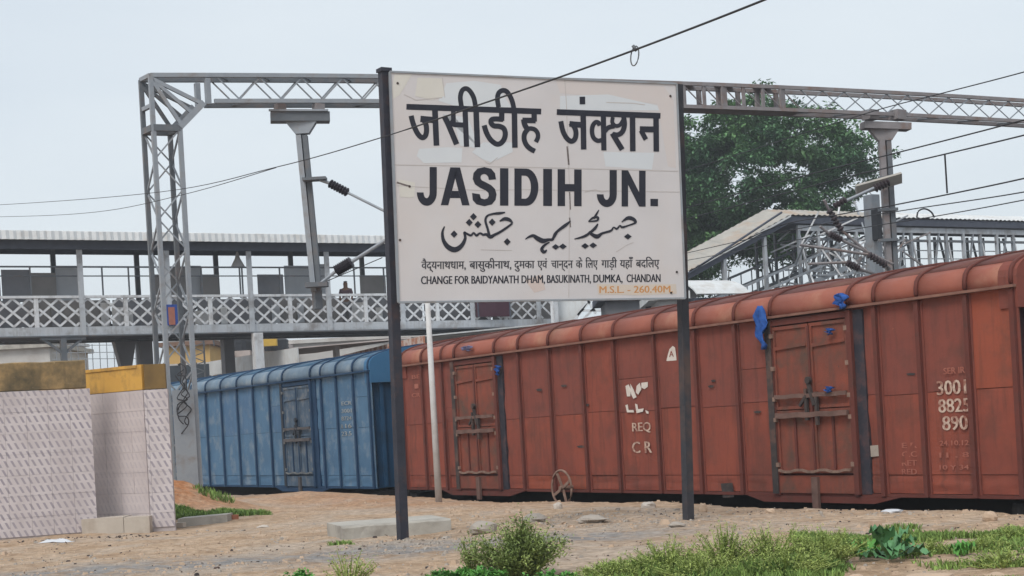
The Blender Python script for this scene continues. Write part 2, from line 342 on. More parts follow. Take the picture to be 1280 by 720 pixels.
def text_mesh(txt, bold=0.0):
    cu = bpy.data.curves.new('t', 'FONT'); cu.body = txt; cu.offset = bold; cu.resolution_u = 3; cu.size = 1
    ob = bpy.data.objects.new('t', cu); COL.objects.link(ob)
    dg = bpy.context.evaluated_depsgraph_get(); me = bpy.data.meshes.new_from_object(ob.evaluated_get(dg))
    vs = [(v.co.x, v.co.y) for v in me.vertices]; fs = [tuple(p.vertices) for p in me.polygons]
    bpy.data.objects.remove(ob); bpy.data.curves.remove(cu); bpy.data.meshes.remove(me)
    return vs, fs
def fit_text(g, txt, fn, bold=0., ybox=None, nrm=None):
    """fn(a,b) maps the unit square (a right, b up) to a 3D point"""
    vs, fs = text_mesh(txt, 0)
    x0 = min(v[0] for v in vs); x1 = max(v[0] for v in vs); y0 = min(v[1] for v in vs); y1 = max(v[1] for v in vs)
    if ybox: y0, y1 = ybox
    w = x1-x0
    for i, dx in enumerate((0, -bold, bold) if bold else (0,)):
        off = (nrm or Vector((0, 0, 0)))*(.00008*i)
        g.add([fn((x-x0+dx)/w, (y-y0)/(y1-y0))+off for x, y in vs], fs)

# ------------------------------------------------------------------ ground
def axis(lo, hi, step, far_lo, far_hi):
    a = []; x = lo
    while x < hi: a.append(x); x += step
    a.append(hi); st = step; x = hi
    while x < far_hi: st *= 1.25; x += st; a.append(x)
    st = step; x = lo; b = []
    while x > far_lo: st *= 1.25; x -= st; b.append(x)
    return b[::-1]+a
xs = axis(-9, 10, .13, -900, 900); ys = axis(9, 34, .13, -60, 1500)
g = G(); g.v = [Vector((x, y, ground_z(x, y))) for y in ys for x in xs]; nx = len(xs)
g.f = [(j*nx+i, j*nx+i+1, (j+1)*nx+i+1, (j+1)*nx+i) for j in range(len(ys)-1) for i in range(nx-1)]
gr = struct(g.build('ground', EARTH, smooth=True))
ca = gr.data.color_attributes.new('zones', 'FLOAT_COLOR', 'POINT'); cl = []
for v in gr.data.vertices:
    x, y, z = v.co; t, s = tst(x, y)
    gy = 1.5*math.exp(-((y-(15.9+.22*(x+3)))/.8)**2)*(1-sstep(.5, 3, x))
    gy = max(gy*.75, .35*math.exp(-(((x-1.3)/2.2)**2+((y-18.3)/1.3)**2)))
    og = max(1.2*math.exp(-(((x+6.2)/1.5)**2+((y-26.6)/1.5)**2)), .5*math.exp(-((t-2.2)/1.5)**2)*sstep(0, 6, 10-s)*.9)
    bl = 1-sstep(.1, .75, t) if abs(x) < 60 and y < 90 else .6*(1-sstep(.1, .75, t))
    cl += [min(gy, 1), min(og, 1), bl, 1]
ca.data.foreach_set('color', cl)

# ------------------------------------------------------------------ railway wagon
def wagon(s0, label, pal, ribs, doors, L=15.65, H=2.5, nearend=True):
    """local frame: x along the track to the near end, -y towards the camera, z up from the body's lower edge"""
    base = WA+TW*s0
    rz = math.atan2(TW.y, TW.x)
    root = thing('covered_goods_wagon', label, 'railway wagon', (base.x, base.y, .03), rz, 'covered goods wagons standing in one train')
    rnd = random.Random(int(abs(s0)*10)+3)
    def part(name, g, m, par=root, smooth=False): return g.build(name, m, par, local=True, smooth=smooth)
    Wd = 3.15
    # core box so that no gap shows light
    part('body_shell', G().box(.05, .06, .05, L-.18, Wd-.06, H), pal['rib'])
    part('side_sill', G().box(0, -.025, -.012, L, .05, .03), pal['rib'])
    part('far_side_wall', G().box(0, Wd-.05, -.05, L, Wd, H), pal['side'][0])
    # side plates between ribs, lower strip / middle / upper, each plate its own piece
    edges = ribs
    for a, b in zip(edges[:-1], edges[1:]):
        if any(abs(a-d[0]) < .02 for d in doors): continue
        zs = [.03, .27, .27+1.02+rnd.uniform(-.02, .02), H-.02]
        if rnd.random() < .25: zs.insert(3, zs[2]+rnd.uniform(.25, .7))
        for i, (z0, z1) in enumerate(zip(zs[:-1], zs[1:])):
            y = rnd.uniform(-.006, .006)+(.008 if i == 0 else 0)
            m = pal['side'][2] if rnd.random() < .12 else (pal['side'][-1] if i >= 2 and rnd.random() < .75 else pal['side'][0])
            # slightly dented plate: 3x4 grid
            g = G(); nx_, nz_ = 4, 5; base_i = 0
            for k in range(nz_+1):
                for j in range(nx_+1):
                    e = (0 < j < nx_) and (0 < k < nz_)
                    g.v.append(Vector((a+.002+(b-a-.004)*j/nx_, y+(rnd.uniform(-.017, .017) if e else 0), z0+.007+(z1-z0-.007)*k/nz_)))
            g.f = [(k*(nx_+1)+j, k*(nx_+1)+j+1, (k+1)*(nx_+1)+j+1, (k+1)*(nx_+1)+j) for k in range(nz_) for j in range(nx_)]
            k0 = len(g.v)
            g.add([(a+.002, .07, z0+.007), (b-.002, .07, z0+.007), (b-.002, .07, z1), (a+.002, .07, z1)], [(3, 2, 1, 0)])
            part('side_plate', g, m, smooth=True)
    # ribs on the side
    for r in ribs:
        if any(d[0]+.03 < r < d[1]-.03 for d in doors): continue
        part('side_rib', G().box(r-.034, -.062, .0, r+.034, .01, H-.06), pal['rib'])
        part('rib_flange', G().box(r-.06, -.014, .0, r+.06, .011, H-.06), pal['side'][3])
    # eave gutter
    part('eave_rail', G().box(-.02, -.095, H-.045, L+.02, .03, H-.012), pal['eave'])
    # arched roof
    prof = [(-.03, H), (-.03, H+.09), (-.01, H+.17), (.03, H+.225), (.10, H+.275), (.25, H+.335), (.50, H+.395), (.85, H+.445), (1.2, H+.485), (Wd/2, H+.50)]
    prof += [(Wd-y, z) for y, z in prof[-2::-1]]
    def roofstrip(x0, x1, p, off, mname, m, name, i0=0, i1=None, par=root):
        q = p[i0:i1]; g = G(); n = len(q); c = Vector((Wd/2, H-1.0))
        for xx in (x0, x1):
            for y, z in q:
                d = (Vector((y, z))-c).normalized()*off; g.v.append(Vector((xx, y+d.x, z+d.y)))
        for xx in (x0, x1):
            for y, z in q:
                d = (Vector((y, z))-c).normalized()*(off-.04); g.v.append(Vector((xx, y+d.x, z+d.y)))
        for i in range(n-1):
            g.f += [(i, n+i, n+i+1, i+1), (2*n+i, 2*n+i+1, 3*n+i+1, 3*n+i), (i, i+1, 2*n+i+1, 2*n+i), (n+i, 3*n+i, 3*n+i+1, n+i+1)]
        g.f += [(0, 2*n, 3*n, n), (n-1, 2*n-1, 4*n-1, 3*n-1)]
        return recalc(part(name, g, m, par, smooth=True))
    hoops = [r for r in ribs]
    for a, b in zip(hoops[:-1], hoops[1:]):
        roofstrip(a+.002, b-.002, prof, 0+rnd.uniform(-.006, .006), '', pal['roof'], 'roof_shoulder', 0, 5)
        roofstrip(a+.002, b-.002, prof, 0+rnd.uniform(-.004, .004), '', pal['top'], 'roof_sheet', 4, None)
    for r in hoops:
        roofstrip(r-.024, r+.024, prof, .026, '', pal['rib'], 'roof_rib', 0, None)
    # end hood and end wall
    for xe, sg in ((L, 1), (0, -1)):
        g = G(); q = prof; n = len(q)
        vs = [(xe+sg*.03, y, z) for y, z in q]+[(xe+sg*.03, Wd+.02, H-.28), (xe+sg*.03, -.02, H-.28)]
        vs2 = [(xe-sg*.25, y, z) for _, y, z in [(0, a, b) for a, b in q]]+[(xe-sg*.25, Wd+.02, H-.28), (xe-sg*.25, -.02, H-.28)]
        m_ = len(vs); g.add(vs+vs2, [tuple(range(m_)), tuple(range(m_, 2*m_))[::-1]]+[(i, (i+1) % m_, m_+(i+1) % m_, m_+i) for i in range(m_)])
        recalc(part('end_hood', g, pal['end']))
        x1 = xe-sg*.10
        part('end_wall', G().box(min(x1, x1-sg*.06), .03, .0, max(x1, x1-sg*.06), Wd-.03, H-.281), pal['end2'])
        for k in range(5):
            yy = .25+k*(Wd-.5)/4
            part('end_rib', G().box(min(x1, x1+sg*.07), yy-.04, .02, max(x1, x1+sg*.07), yy+.04, H-.285), pal['end2'])
        part('headstock', G().box(min(xe-sg*.3, xe+sg*.02), .05, -.28, max(xe-sg*.3, xe+sg*.02), Wd-.05, -.075), BLACK)
        for yy in (.7, Wd-.7):
            g = G().tube([(xe, yy, -.12), (xe+sg*.42, yy, -.12)], .09, 10); g.tube([(xe+sg*.42, yy, -.12), (xe+sg*.46, yy, -.12)], .2, 14)
            part('buffer', g, BLACK, smooth=False)
        part('coupler', G().bar((xe, Wd/2, -.12), (xe+sg*.62, Wd/2, -.12), .2, .26), BLACK)
    # doors
    for d0, d1 in doors:
        w = d1-d0; mid = (d0+d1)/2
        # dark jamb strips
        part('door_jamb', G().box(d0-.10, -.075, .02, d0+.02, .03, H-.07), pal['grime'])
        part('door_jamb', G().box(d1-.02, -.078, .02, d1+.07, .03, H-.07), pal['rib'])
        part('door_track', G().box(d1+.073, -.03, .02, d1+.25, .02, H-.07), pal['grime2'])
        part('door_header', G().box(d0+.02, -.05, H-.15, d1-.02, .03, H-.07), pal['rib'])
        leaves = []
        for a, b in ((d0+.03, mid-.012), (mid+.012, d1-.03)):
            for z0, z1, nm in ((1.18, H-.17, 'door_leaf'), (.30, 1.165, 'door_leaf')):
                g = G(); g.box(a, -.022, z0, b, .02, z1)
                lf = part(nm, g, pal['door'])
                fr = G(); e = .045
                fr.box(a, -.045, z0, a+e, -.023, z1); fr.box(b-e, -.045, z0, b, -.023, z1)
                fr.box(a+e, -.043, z1-e, b-e, -.023, z1); fr.box(a+e, -.043, z0, b-e, -.023, z0+e)
                fr.build('leaf_frame', pal['door'], lf, local=True)
                G().bar(((a+b)/2, -.035, z0+.06), ((a+b)/2+.0, -.035, z1-.06), .04, .022, (0, 1, 0)).build('stiffener', pal['rib'], lf, local=True) if z0 < 1 else \
                    G().bar((a+.05, -.036, z1-.30), (b-.05, -.036, z1-.27), .05, .025, (0, 1, 0)).build('stiffener', pal['door'], lf, local=True)
                for zz in ([z0+.12, z1-.12] if z0 < 1 else [z0+.15, (z0+z1)/2, z1-.12]):
                    hx = a if a < mid-.1 else b
                    G().box(hx-.03, -.08, zz-.03, hx+.03, -.046, zz+.03).build('hinge', pal['hinge'], lf, local=True)
        for zz, mm_, th in ((1.36, pal['grime3'], .055), (1.10, pal['grime3'], .07), (.34, pal['hinge'], .035)):
            g = G(); n = 12; pts = []
            for i in range(n+1):
                x = d0+.06+(w-.12)*i/n
                pts.append((x, -.085, zz+(-.018 if (i % 4 in (1, 2)) else .006)*(1 if zz < .5 else .3)))
            for p, q in zip(pts[:-1], pts[1:]): g.bar(p, q, th*.6, th, (0, 0, 1))
            part('locking_bar', g, mm_)
        part('door_centre_bar', G().box(mid-.02, -.062, .36, mid+.02, -.047, H-.2), pal['rib'])
        g = G(); g.box(mid-.10, -.10, 1.02, mid-.05, -.062, 1.45); g.box(mid+.10, -.10, .95, mid+.15, -.062, 1.40)
        g.bar((mid-.02, -.09, 1.55), (mid+.09, -.09, 1.22), .035, .05); g.tube([(mid, -.07, 1.56), (mid, -.12, 1.56)], .05, 8)
        g.bar((mid-.2, -.09, 1.22), (mid-.06, -.09, 1.36), .03, .04)
        part('door_latch', g, pal['grime'])
        part('door_threshold', G().box(d0-.08, -.055, .03, d1+.06, .03, .27), pal['door'])
        part('door_step', G().box(mid-.05, -.10, -.17, mid+.07, -.056, .25), pal['grime3'])
        g = G(); g.add([(d0-.7, -.04, -.014), (d0-.35, -.04, -.10), (d1+.3, -.04, -.10), (d1+.75, -.04, -.014), (d0-.7, .04, -.014), (d0-.35, .04, -.10), (d1+.3, .04, -.10), (d1+.75, .04, -.014)],
              [(0, 1, 2, 3), (7, 6, 5, 4), (0, 4, 5, 1), (1, 5, 6, 2), (2, 6, 7, 3), (3, 7, 4, 0)])
        part('door_sill', g, pal['rib'])
    # underframe and bogies
    part('underframe', G().box(.4, .45, -.45, L-.4, Wd-.45, -.05), BLACK)
    for xb in (2.6, L-2.6):
        g = G()
        for yy in (.55, Wd-.62): g.box(xb-1.35, yy, -.78, xb+1.35, yy+.1, -.5); g.box(xb-.4, yy-.02, -.95, xb+.4, yy+.12, -.78)
        g.box(xb-.25, .5, -.7, xb+.25, Wd-.5, -.46)
        bg = part('bogie', g, BLACK)
        for xw in (xb-1.0, xb+1.0):
            g = G()
            for yy in (.72, Wd-.86): g.tube([(xw, yy, -.61), (xw, yy+.13, -.61)], .45, 20)
            g.tube([(xw, .72, -.61), (xw, Wd-.73, -.61)], .08, 8)
            g.build('wheelset', BLACK, bg, local=True)
    return root, part
ribs_red = [.05, .93, 1.75, 2.26, 3.75, 4.58, 5.58, 6.59, 7.52, 8.60, 9.62, 10.56, 11.35, 12.89, 13.37, 14.11, 14.90, 15.60]
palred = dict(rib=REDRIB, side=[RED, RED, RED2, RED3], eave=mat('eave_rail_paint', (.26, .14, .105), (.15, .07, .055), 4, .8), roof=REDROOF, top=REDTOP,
              end=RED3, end2=mat('dark_maroon_end', (.06, .028, .03), (.035, .02, .025), 3, .8), door=REDDOOR, hinge=HINGE, grime=DIRTY, grime2=GREASE, grime3=mat('worn_latch_steel', (.20, .12, .10), (.10, .06, .05), 6, .8))
red, rpart = wagon(0, 'rust red covered goods wagon with two doors standing behind the name board', palred, ribs_red, [(2.26, 3.75), (11.35, 12.89)])
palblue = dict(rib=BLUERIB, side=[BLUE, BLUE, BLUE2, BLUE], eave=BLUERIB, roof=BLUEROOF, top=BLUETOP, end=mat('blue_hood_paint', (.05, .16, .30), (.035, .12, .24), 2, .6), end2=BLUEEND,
               door=BLUEDOOR, hinge=mat('worn_blue_hinge', (.22, .23, .23), (.1, .11, .12), 7, .7), grime=mat('grimy_blue_steel', (.05, .06, .075), (.025, .03, .04), 6, .8), grime2=BLUERIB, grime3=mat('rusty_blue_latch', (.13, .12, .12), (.07, .065, .07), 6, .8))
sb = -17.05
ribs_blue = [.05, .9, 1.7, 2.25, 3.8, 4.73, 5.84, 6.95, 8.07, 9.14, 10.16, 11.00, 12.61, 13.18, 13.98, 14.84, 15.60]
blue, bpart = wagon(sb, 'faded blue covered goods wagon coupled behind the rust red one', palblue, ribs_blue, [(2.25, 3.8), (11.00, 12.61)])

# marks on the red wagon
def sidefn(x0, x1, z0, z1, y, slant=0):
    return lambda a, b: Vector((x0+(x1-x0)*a, y, z0+(z1-z0)*b+slant*a))
def S_of(px, py):
    u = uv(px, py)[0]/F; return (u*WA.y-WA.x)/(TW.x-u*TW.y)
def side_pt(px, py, y=-.013):
    s = S_of(px, py); p = WA+TW*s; v = uv(px, py)[1]; return Vector((s, y, ZC+v/F*p.y-.01))
def stencil(txt, x0, y0, x1, y1, m, bold=.02, part=rpart, off=0, dx=0, name='stencil_lettering'):
    a = side_pt(x0, y1); b = side_pt(x1, y0)
    g = G(); fit_text(g, txt, sidefn(a.x-dx, b.x-dx, a.z, b.z, -.016-off), .025, None, Vector((0, -1, 0))); return part(name, g, m)
stencil('SER IR', 1181, 460, 1207, 470, STENCILF, .0)
stencil('3001', 1173, 476, 1208, 496, STENCIL, .0)
stencil('8825', 1175, 499, 1213, 518, STENCIL, .0)
stencil('890', 1180, 521, 1210, 540, STENCIL, .0)
stencil('24.10.12', 1176, 552, 1212, 559, STENCILF, 0)
stencil('11 . 8', 1176, 567, 1212, 574, STENCILF, 0)
stencil('10 Y 34', 1176, 583, 1212, 589, STENCILF, 0)
for i, t_ in enumerate(['E R', 'C.C', 'RET', 'RED']): stencil(t_, 1129, 555+i*11, 1147, 562+i*11, STENCILF, 0)
stencil('REQ', 792, 529, 814, 543, STENCIL, 0)
stencil('C R', 792, 553, 815, 568, STENCIL, 0)
stencil('BE', 516, 469, 526, 475, STENCILF, 0); stencil('I', 520, 481, 523, 487, STENCILF, 0); stencil('CR', 516, 492, 526, 498, STENCILF, 0)
def pxpoly(polys, m, name, part=rpart, y=-.018, dx=0):
    g = G()
    for i, p in enumerate(polys):
        pts = [side_pt(*q, y-i*.0003) for q in p]
        for q in pts: q.x -= dx
        g.add(pts, [tuple(range(len(pts)))[::-1]])
    return part(name, g, m)
pxpoly([[(783,484),(787,482),(790,489),(789,497),(785,497)], [(789,481),(793,488),(797,498),(793,500),(790,494)], [(797,484),(801,480),(803,488),(799,495),(796,492)],
        [(803,480),(811,479),(811,485),(807,488),(803,486)], [(783,508),(786,507),(787,514),(793,514),(794,517),(785,517)], [(795,506),(798,507),(799,513),(806,512),(805,516),(797,518)],
        [(808,514),(812,516),(812,519),(809,518)]], PEELW, 'overpainted_patch')
pxpoly([[(834,453),(836,445),(838,438),(842,434),(845,436),(846,443),(847,452)]], PEELW, 'overpainted_patch', y=-.017)
stencil('A', 838, 440, 843, 448, RED, .02, off=.003)
pxpoly([[(1089,559),(1099,558),(1100,572),(1090,573)]], mat('pale_notice', (.42, .36, .31), None, 8, .8), 'paper_notice')
pxpoly([[(902,606),(917,605),(919,623),(905,624)]], DIRTY, 'label_holder')
# rust scuffs
for q in [(675,489,4),(728,560,6),(706,484,4),(735,508,3),(890,485,4),(948,517,5),(1140,470,6),(893,478,3)]:
    x, y, r = q
    pxpoly([[(x-r, y-1), (x, y-2), (x+r, y-1.5), (x+r*.7, y+1), (x-r*.6, y+1.2)]], DIRTY, 'scuff_mark', y=-.02)
# marks on the blue wagon
for i in range(5):
    a = side_pt(428, 508+i*9.5); b = side_pt(440, 502+i*9.5)
    g = G(); fit_text(g, ['ECR', '3001', '8724', '116', '23.5'][i], sidefn(a.x-sb, b.x-sb, a.z, b.z, -.016), .015); bpart('stencil_lettering', g, STENCILB)

# hand brake wheel on the red wagon
c = Vector((6.05, -.22, .07)); g = G(); R = .30
ring = [c+Vector((R*math.cos(t), 0, R*math.sin(t))) for t in [2*math.pi*i/28 for i in range(29)]]
g.tube(ring, .021, 6); HW = rpart('handbrake_wheel', g, HINGE, smooth=True)
g = G()
for k in range(4):
    t = .45+k*math.pi/2; g.bar(c+Vector((0, .02, 0)), c+Vector((R*math.cos(t), 0, R*math.sin(t))), .05, .02, (0, 1, 0))
g.tube([c+Vector((0, -.04, 0)), c+Vector((0, .25, 0))], .04, 10)
g.build('wheel_spokes', HINGE, HW, local=True)

# blue torn plastic sheet scraps on the red wagon
def scrap(px, py, wpx, hpx, label, y=-.14, seed=1):
    rnd = random.Random(seed); a = side_pt(px-wpx/2, py-hpx/2); s = a.x; D = (WA+TW*S_of(px, py)).y; k = D/F
    w = wpx*k/.76; h = hpx*k; g = G(); nx_, nz_ = 6, 10
    zt = side_pt(px, py-hpx/2).z; sc = side_pt(px, py).x
    for i in range(nz_+1):
        f = i/nz_; ww = w*(.35+.75*math.sin(math.pi*min(1, f*1.15)**.8)*.9)*(1-.3*f)
        for j in range(nx_+1):
            e = j/nx_-.5
            g.v.append(Vector((sc+e*ww+.03*math.sin(i*1.3+seed)+w*.12*(f-.3), y+.035*math.sin(j*2.1+i*.8)+rnd.uniform(-.015, .015), zt-h*f+rnd.uniform(-.01, .01))))
    g.f = [(i*(nx_+1)+j, i*(nx_+1)+j+1, (i+1)*(nx_+1)+j+1, (i+1)*(nx_+1)+j) for i in range(nz_) for j in range(nx_)]
    Mw = ROOTM[red]; g.v = [Mw @ v for v in g.v]
    ob = g.build('plastic_sheet', SHEETBLUE, smooth=True)
    md = ob.modifiers.new('t', 'SOLIDIFY'); md.thickness = .006
    return tag(ob, label, 'plastic sheet', 'blue plastic scraps caught on the red wagon')
scrap(960, 411, 19, 54, 'largest blue plastic scrap hanging from the eave left of the right door', seed=2)
scrap(1061, 378, 20, 19, 'crumpled blue plastic scrap on the eave above the right edge of the right door', y=-.15, seed=3)
scrap(1044, 416, 7, 8, 'small pale blue plastic scrap high on the right door', seed=4, y=-.1)
scrap(1043, 489, 8, 8, 'small blue plastic scrap halfway down the right door', seed=5, y=-.1)
scrap(628, 464, 7, 12, 'small dark blue plastic scrap beside the top of the left door', seed=6, y=-.1)
SHEETBLUE = mat('faded_lilac_sheet', (.20, .20, .34), (.16, .15, .26), 8, .6)
scrap(588, 437, 24, 6, 'flat faded lilac plastic scrap on the roof shoulder above the left door', seed=8, y=-.08)

# track below the wagons
for yy in (.74, 2.42):
    p = WA+TB*yy-TW*70; q = WA+TB*yy+TW*30
    g = G().bar((p.x, p.y, -1.07), (q.x, q.y, -1.07), .07, .05); g.bar((p.x, p.y, -1.13), (q.x, q.y, -1.13), .13, .06)
    struct(g.build('rail', GALVB))

# ------------------------------------------------------------------ station name board
TL, TR, BL, BR = P(487, 90, 17), P(845, 105, 18), P(498, 378, 17), P(856, 373, 18)
BN = (TR-TL).cross(BL-TL).normalized()
if BN.y > 0: BN = -BN                      # towards the camera
def onboard(px, py, off=0.002):
    u, v = uv(px, py); d = Vector((u/F, 1, v/F)); o_ = Vector((0, 0, ZC))
    q = TL+BN*off; t = (q-o_).dot(BN)/d.dot(BN); return o_+d*t
sign = thing('station_name_board', 'tall white station name board lettered in Hindi, English and Urdu on two dark posts', 'sign board', (TL.x*.5+TR.x*.5, 17.5, 0))
def brd(px, py, off=0.): return onboard(px, py, off)
g = G().sheet([brd(487, 90), brd(845, 105), brd(856, 373), brd(498, 378)][::-1], .035, BN)
recalc(g.build('board', SIGNM, sign))
# folded edge trims
E_ = [(487, 90), (845, 105), (856, 373), (498, 378)]
for (a, b) in zip(E_, E_[1:]+E_[:1]):
    G().bar(brd(*a, -.012), brd(*b, -.012), .02, .05, BN).build('edge_trim', GALV, sign)
# posts
pb = P(503, 670, 17.25); pt = P(480, 88, 17.08); g = G().bar(Vector((pb.x, pb.y, -.2)), pt, .10, .10); g.bar(pt-Vector((0, 0, .02)), pt+Vector((0, 0, .02)), .13, .13)
g.build('post', POST, sign)
pb = P(860, 657, 18.3); pt = P(846.5, 106, 18.25); G().bar(Vector((pb.x, pb.y, -.3)), pt, .098, .098).build('post', POST2, sign)
G().tube([P(497, 640, 17.2)+Vector((0, -.07, 0)), P(497, 640, 17.2)+Vector((0, -.10, 0))], .02, 8).build('bolt', DIRTY, sign)
def poly_on(pts, m, name, off=.0015):
    g = G(); g.add([brd(x, y, off) for x, y in pts], [tuple(range(len(pts)))]); return g.build(name, m, sign)
poly_on([(524,186),(560,184),(578,185),(577,203),(530,204),(521,195)], PATCH, 'peeled_patch')
poly_on([(590,190),(604,178),(640,178),(641,190),(614,203),(603,199)], PATCH, 'peeled_patch')
poly_on([(548,126),(558,104),(592,101),(626,106),(632,124),(640,134),(580,136)], PATCH, 'peeled_patch')
poly_on([(553,143),(566,143),(575,182),(600,186),(586,150),(580,146)], PATCH, 'peeled_patch', .0012)
poly_on([(700,120),(760,118),(822,132),(824,138),(740,138),(700,137)], PATCH, 'peeled_patch', .001)
poly_on([(754,190),(818,191),(815,212),(757,208)], PATCH, 'peeled_patch', .001)
poly_on([(493,93),(515,93),(500,118),(492,124),(490,112)], CREAM, 'peeled_patch', .0018)
poly_on([(522,97),(552,98),(556,120),(540,125),(519,120)], CREAM, 'peeled_patch', .0018)
poly_on([(498,224),(519,228),(518,246),(512,247),(500,246)], CREAM, 'peeled_patch', .0018)
poly_on([(746,355),(785,356),(845,355),(846,367),(800,369),(748,368)], mat('tan_strip', (.60, .52, .44), (.56, .50, .45), 5, .6), 'peeled_patch', .0016)
poly_on([(656,350),(676,343),(682,362),(668,366)], mat('pinkish_patch', (.58, .49, .45), (.55, .475, .45), 5, .6), 'peeled_patch', .0011)
poly_on([(695,100),(830,108),(842,125),(845,210),(835,208),(822,130),(700,116)], mat('pink_board_patch', (.585, .53, .515), (.575, .535, .525), 5, .6), 'peeled_patch', .0009)
def seam(pts, w, m=SEAM, name='seam'):
    g = G()
    for p, q in zip(pts[:-1], pts[1:]): g.bar(brd(*p, .001), brd(*q, .001), w, .002, BN)
    return g.build(name, m, sign)
SEAML = mat('faint_seam', (.50, .47, .46), (.45, .42, .41), 10, .8)
seam([(493,206),(560,207),(700,210),(848,214)], .010, SEAML); seam([(496,232),(600,238),(660,237),(850,240)], .008, SEAML)
seam([(706,100),(708,130),(712,240),(711,372)], .008, SEAML); seam([(709,183),(711,206)], .02); seam([(712,240),(713,262)], .014); seam([(712,272),(713,284)], .016)
seam([(496,228),(502,230),(512,233)], .02); seam([(505,118),(520,125),(553,122)], .010, SEAML); seam([(731,240),(744,237),(752,240),(760,238)], .010, SEAML)
seam([(606,202),(612,205),(622,197)], .008, SEAML); seam([(770,315),(784,306),(792,303)], .008, SEAML); seam([(601,312),(640,313)], .007, SEAML)
seam([(758,128),(790,129),(806,131)], .010, SEAML); seam([(553,97),(556,122)], .008, SEAML)
bolts = G()
for q in [(512,233),(497,104),(500,300),(838,120),(846,340),(839,366)]: bolts.tube([brd(*q, .0), brd(*q, .008)], .014, 8)
bolts.build('rivets', DIRTY, sign)
layer = [0.0022]
def stroke(g, pts, w, k=6, caps=False):
    """ribbon with mitred joints; pts (x,y) or (x,y,w) in photo pixels"""
    P3 = [(p[0], p[1], (p[2] if len(p) > 2 else w)) for p in pts]
    if len(P3) > 2: P3 = smooth_line(P3, k)
    n = len(P3); Lf = []; Rt = []
    for i, (x, y, ww) in enumerate(P3):
        a = P3[max(i-1, 0)]; b = P3[min(i+1, n-1)]; dx, dy = b[0]-a[0], b[1]-a[1]; l = math.hypot(dx, dy) or 1
        nx_, ny_ = -dy/l*ww/2, dx/l*ww/2; Lf.append((x+nx_, y+ny_)); Rt.append((x-nx_, y-ny_))
    layer[0] += .00006
    vs = [brd(*q, layer[0]) for q in Lf]+[brd(*q, layer[0]) for q in Rt]
    g.add(vs, [(i, i+1, n+i+1, n+i) for i in range(n-1)])
def blob(g, x, y, r, ry=None, rot=.78, n=4):
    ry = ry or r; layer[0] += .00006
    pts = []
    for i in range(n):
        t = 2*math.pi*i/n+rot; pts.append(brd(x+r*math.cos(t), y+ry*math.sin(t), layer[0]))
    g.add(pts, [tuple(range(n))])
hi = G()
stroke(hi, [(508,133.4),(676.5,139.4)], 7.2)
def S(*p, w=6): stroke(hi, p, w*1.12)
S((513.9,144.6),(516.4,154.4),(520.5,164.2),(524.5,170),(528.6,172),(532,169),(533.2,162.2),(532,154.4),(528,148), w=5.8)
S((525.5,148.6),(544,150.2), w=7); S((543.6,136),(545.6,182), w=6.4)
S((555.4,145.5),(561,157),(570.8,180.4), w=6.2); S((566.6,138),(566.8,154), w=5.2); S((562,152),(567.5,155.5),(575,156),(583,156.5), w=5.6); S((581.4,139),(583.2,183.4), w=5.9)
S((576.8,133),(575.4,122),(577,114.5),(580.4,111),(584.6,111.4),(589,116),(592.4,123),(594.6,134), w=5.4); S((595,136),(596.8,184), w=6.3)
S((627.2,141),(627,151), w=6); S((629,149.2),(620,148.6),(614.6,149.6),(613.9,153.6),(617.4,157.2),(624,157.8),(629.6,160.6),(631.6,167),(629.8,174.6),(625,179.6),(619.5,179.6),(612.8,174),(608,165.6),(605.2,156.6), w=5.8)
S((643,138),(643.6,184.6), w=6.2); S((623.2,134),(621.8,124),(623.2,116.6),(627.6,113.2),(632.8,114),(637.4,120),(640.4,127),(642.4,136), w=5.4)
S((667.6,141),(667.8,152), w=6); S((669.5,150.6),(653,150.4), w=6.2); S((654.5,149),(656,156),(659.6,162), w=6)
S((657,163),(662,160.6),(668,161.6),(671.8,166),(672.4,171.5),(669.8,177.5), w=5); S((659.8,161.5),(655.8,167),(655.2,174),(658,181),(663,186),(668.6,189), w=5.6)
stroke(hi, [(696,140),(825.6,144.8)], 7.2)
stroke(hi, [(727.9,120.8),(728.1,130.4)], 7)
S((701,151.5),(703.6,163.5),(708.4,172.6),(714,176.6),(718.6,173.6),(720,166),(717.8,158.5),(713,153.5), w=5.6); S((711.8,154.8),(729,156.4), w=6.4); S((729,143),(729.6,186.8), w=6.2)
S((754.2,145),(754.9,188), w=5.8); S((749.6,157),(748,153.4),(744.6,152.8),(741,157),(740,164.4),(741.8,171.8),(747,175.8),(754,174.6), w=5)
S((756,164),(760.5,159.5),(768,157.5), w=5.2)
S((766,146.5),(765.4,153),(769.4,157.2),(775,156),(779,150), w=4.4); S((779.4,145),(780.6,156),(778,164.5),(772.4,168.4),(765.6,167.8), w=5.6); S((765.4,166.5),(771,176),(777.8,187), w=6)
S((790.6,144),(791,189), w=6.2); S((820,146),(820.4,189.4), w=6.2); S((799.8,161.4),(820,161.8), w=6.6); S((801.4,163),(804,168),(807.4,174.4), w=5.4)
hi.build('hindi_lettering', INK, sign)
def quadfn(tl, tr, br, bl, off):
    def fn(a, b):
        x = (tl[0]*(1-a)+tr[0]*a)*b+(bl[0]*(1-a)+br[0]*a)*(1-b); y = (tl[1]*(1-a)+tr[1]*a)*b+(bl[1]*(1-a)+br[1]*a)*(1-b)
        return brd(x, y, off)
    return fn
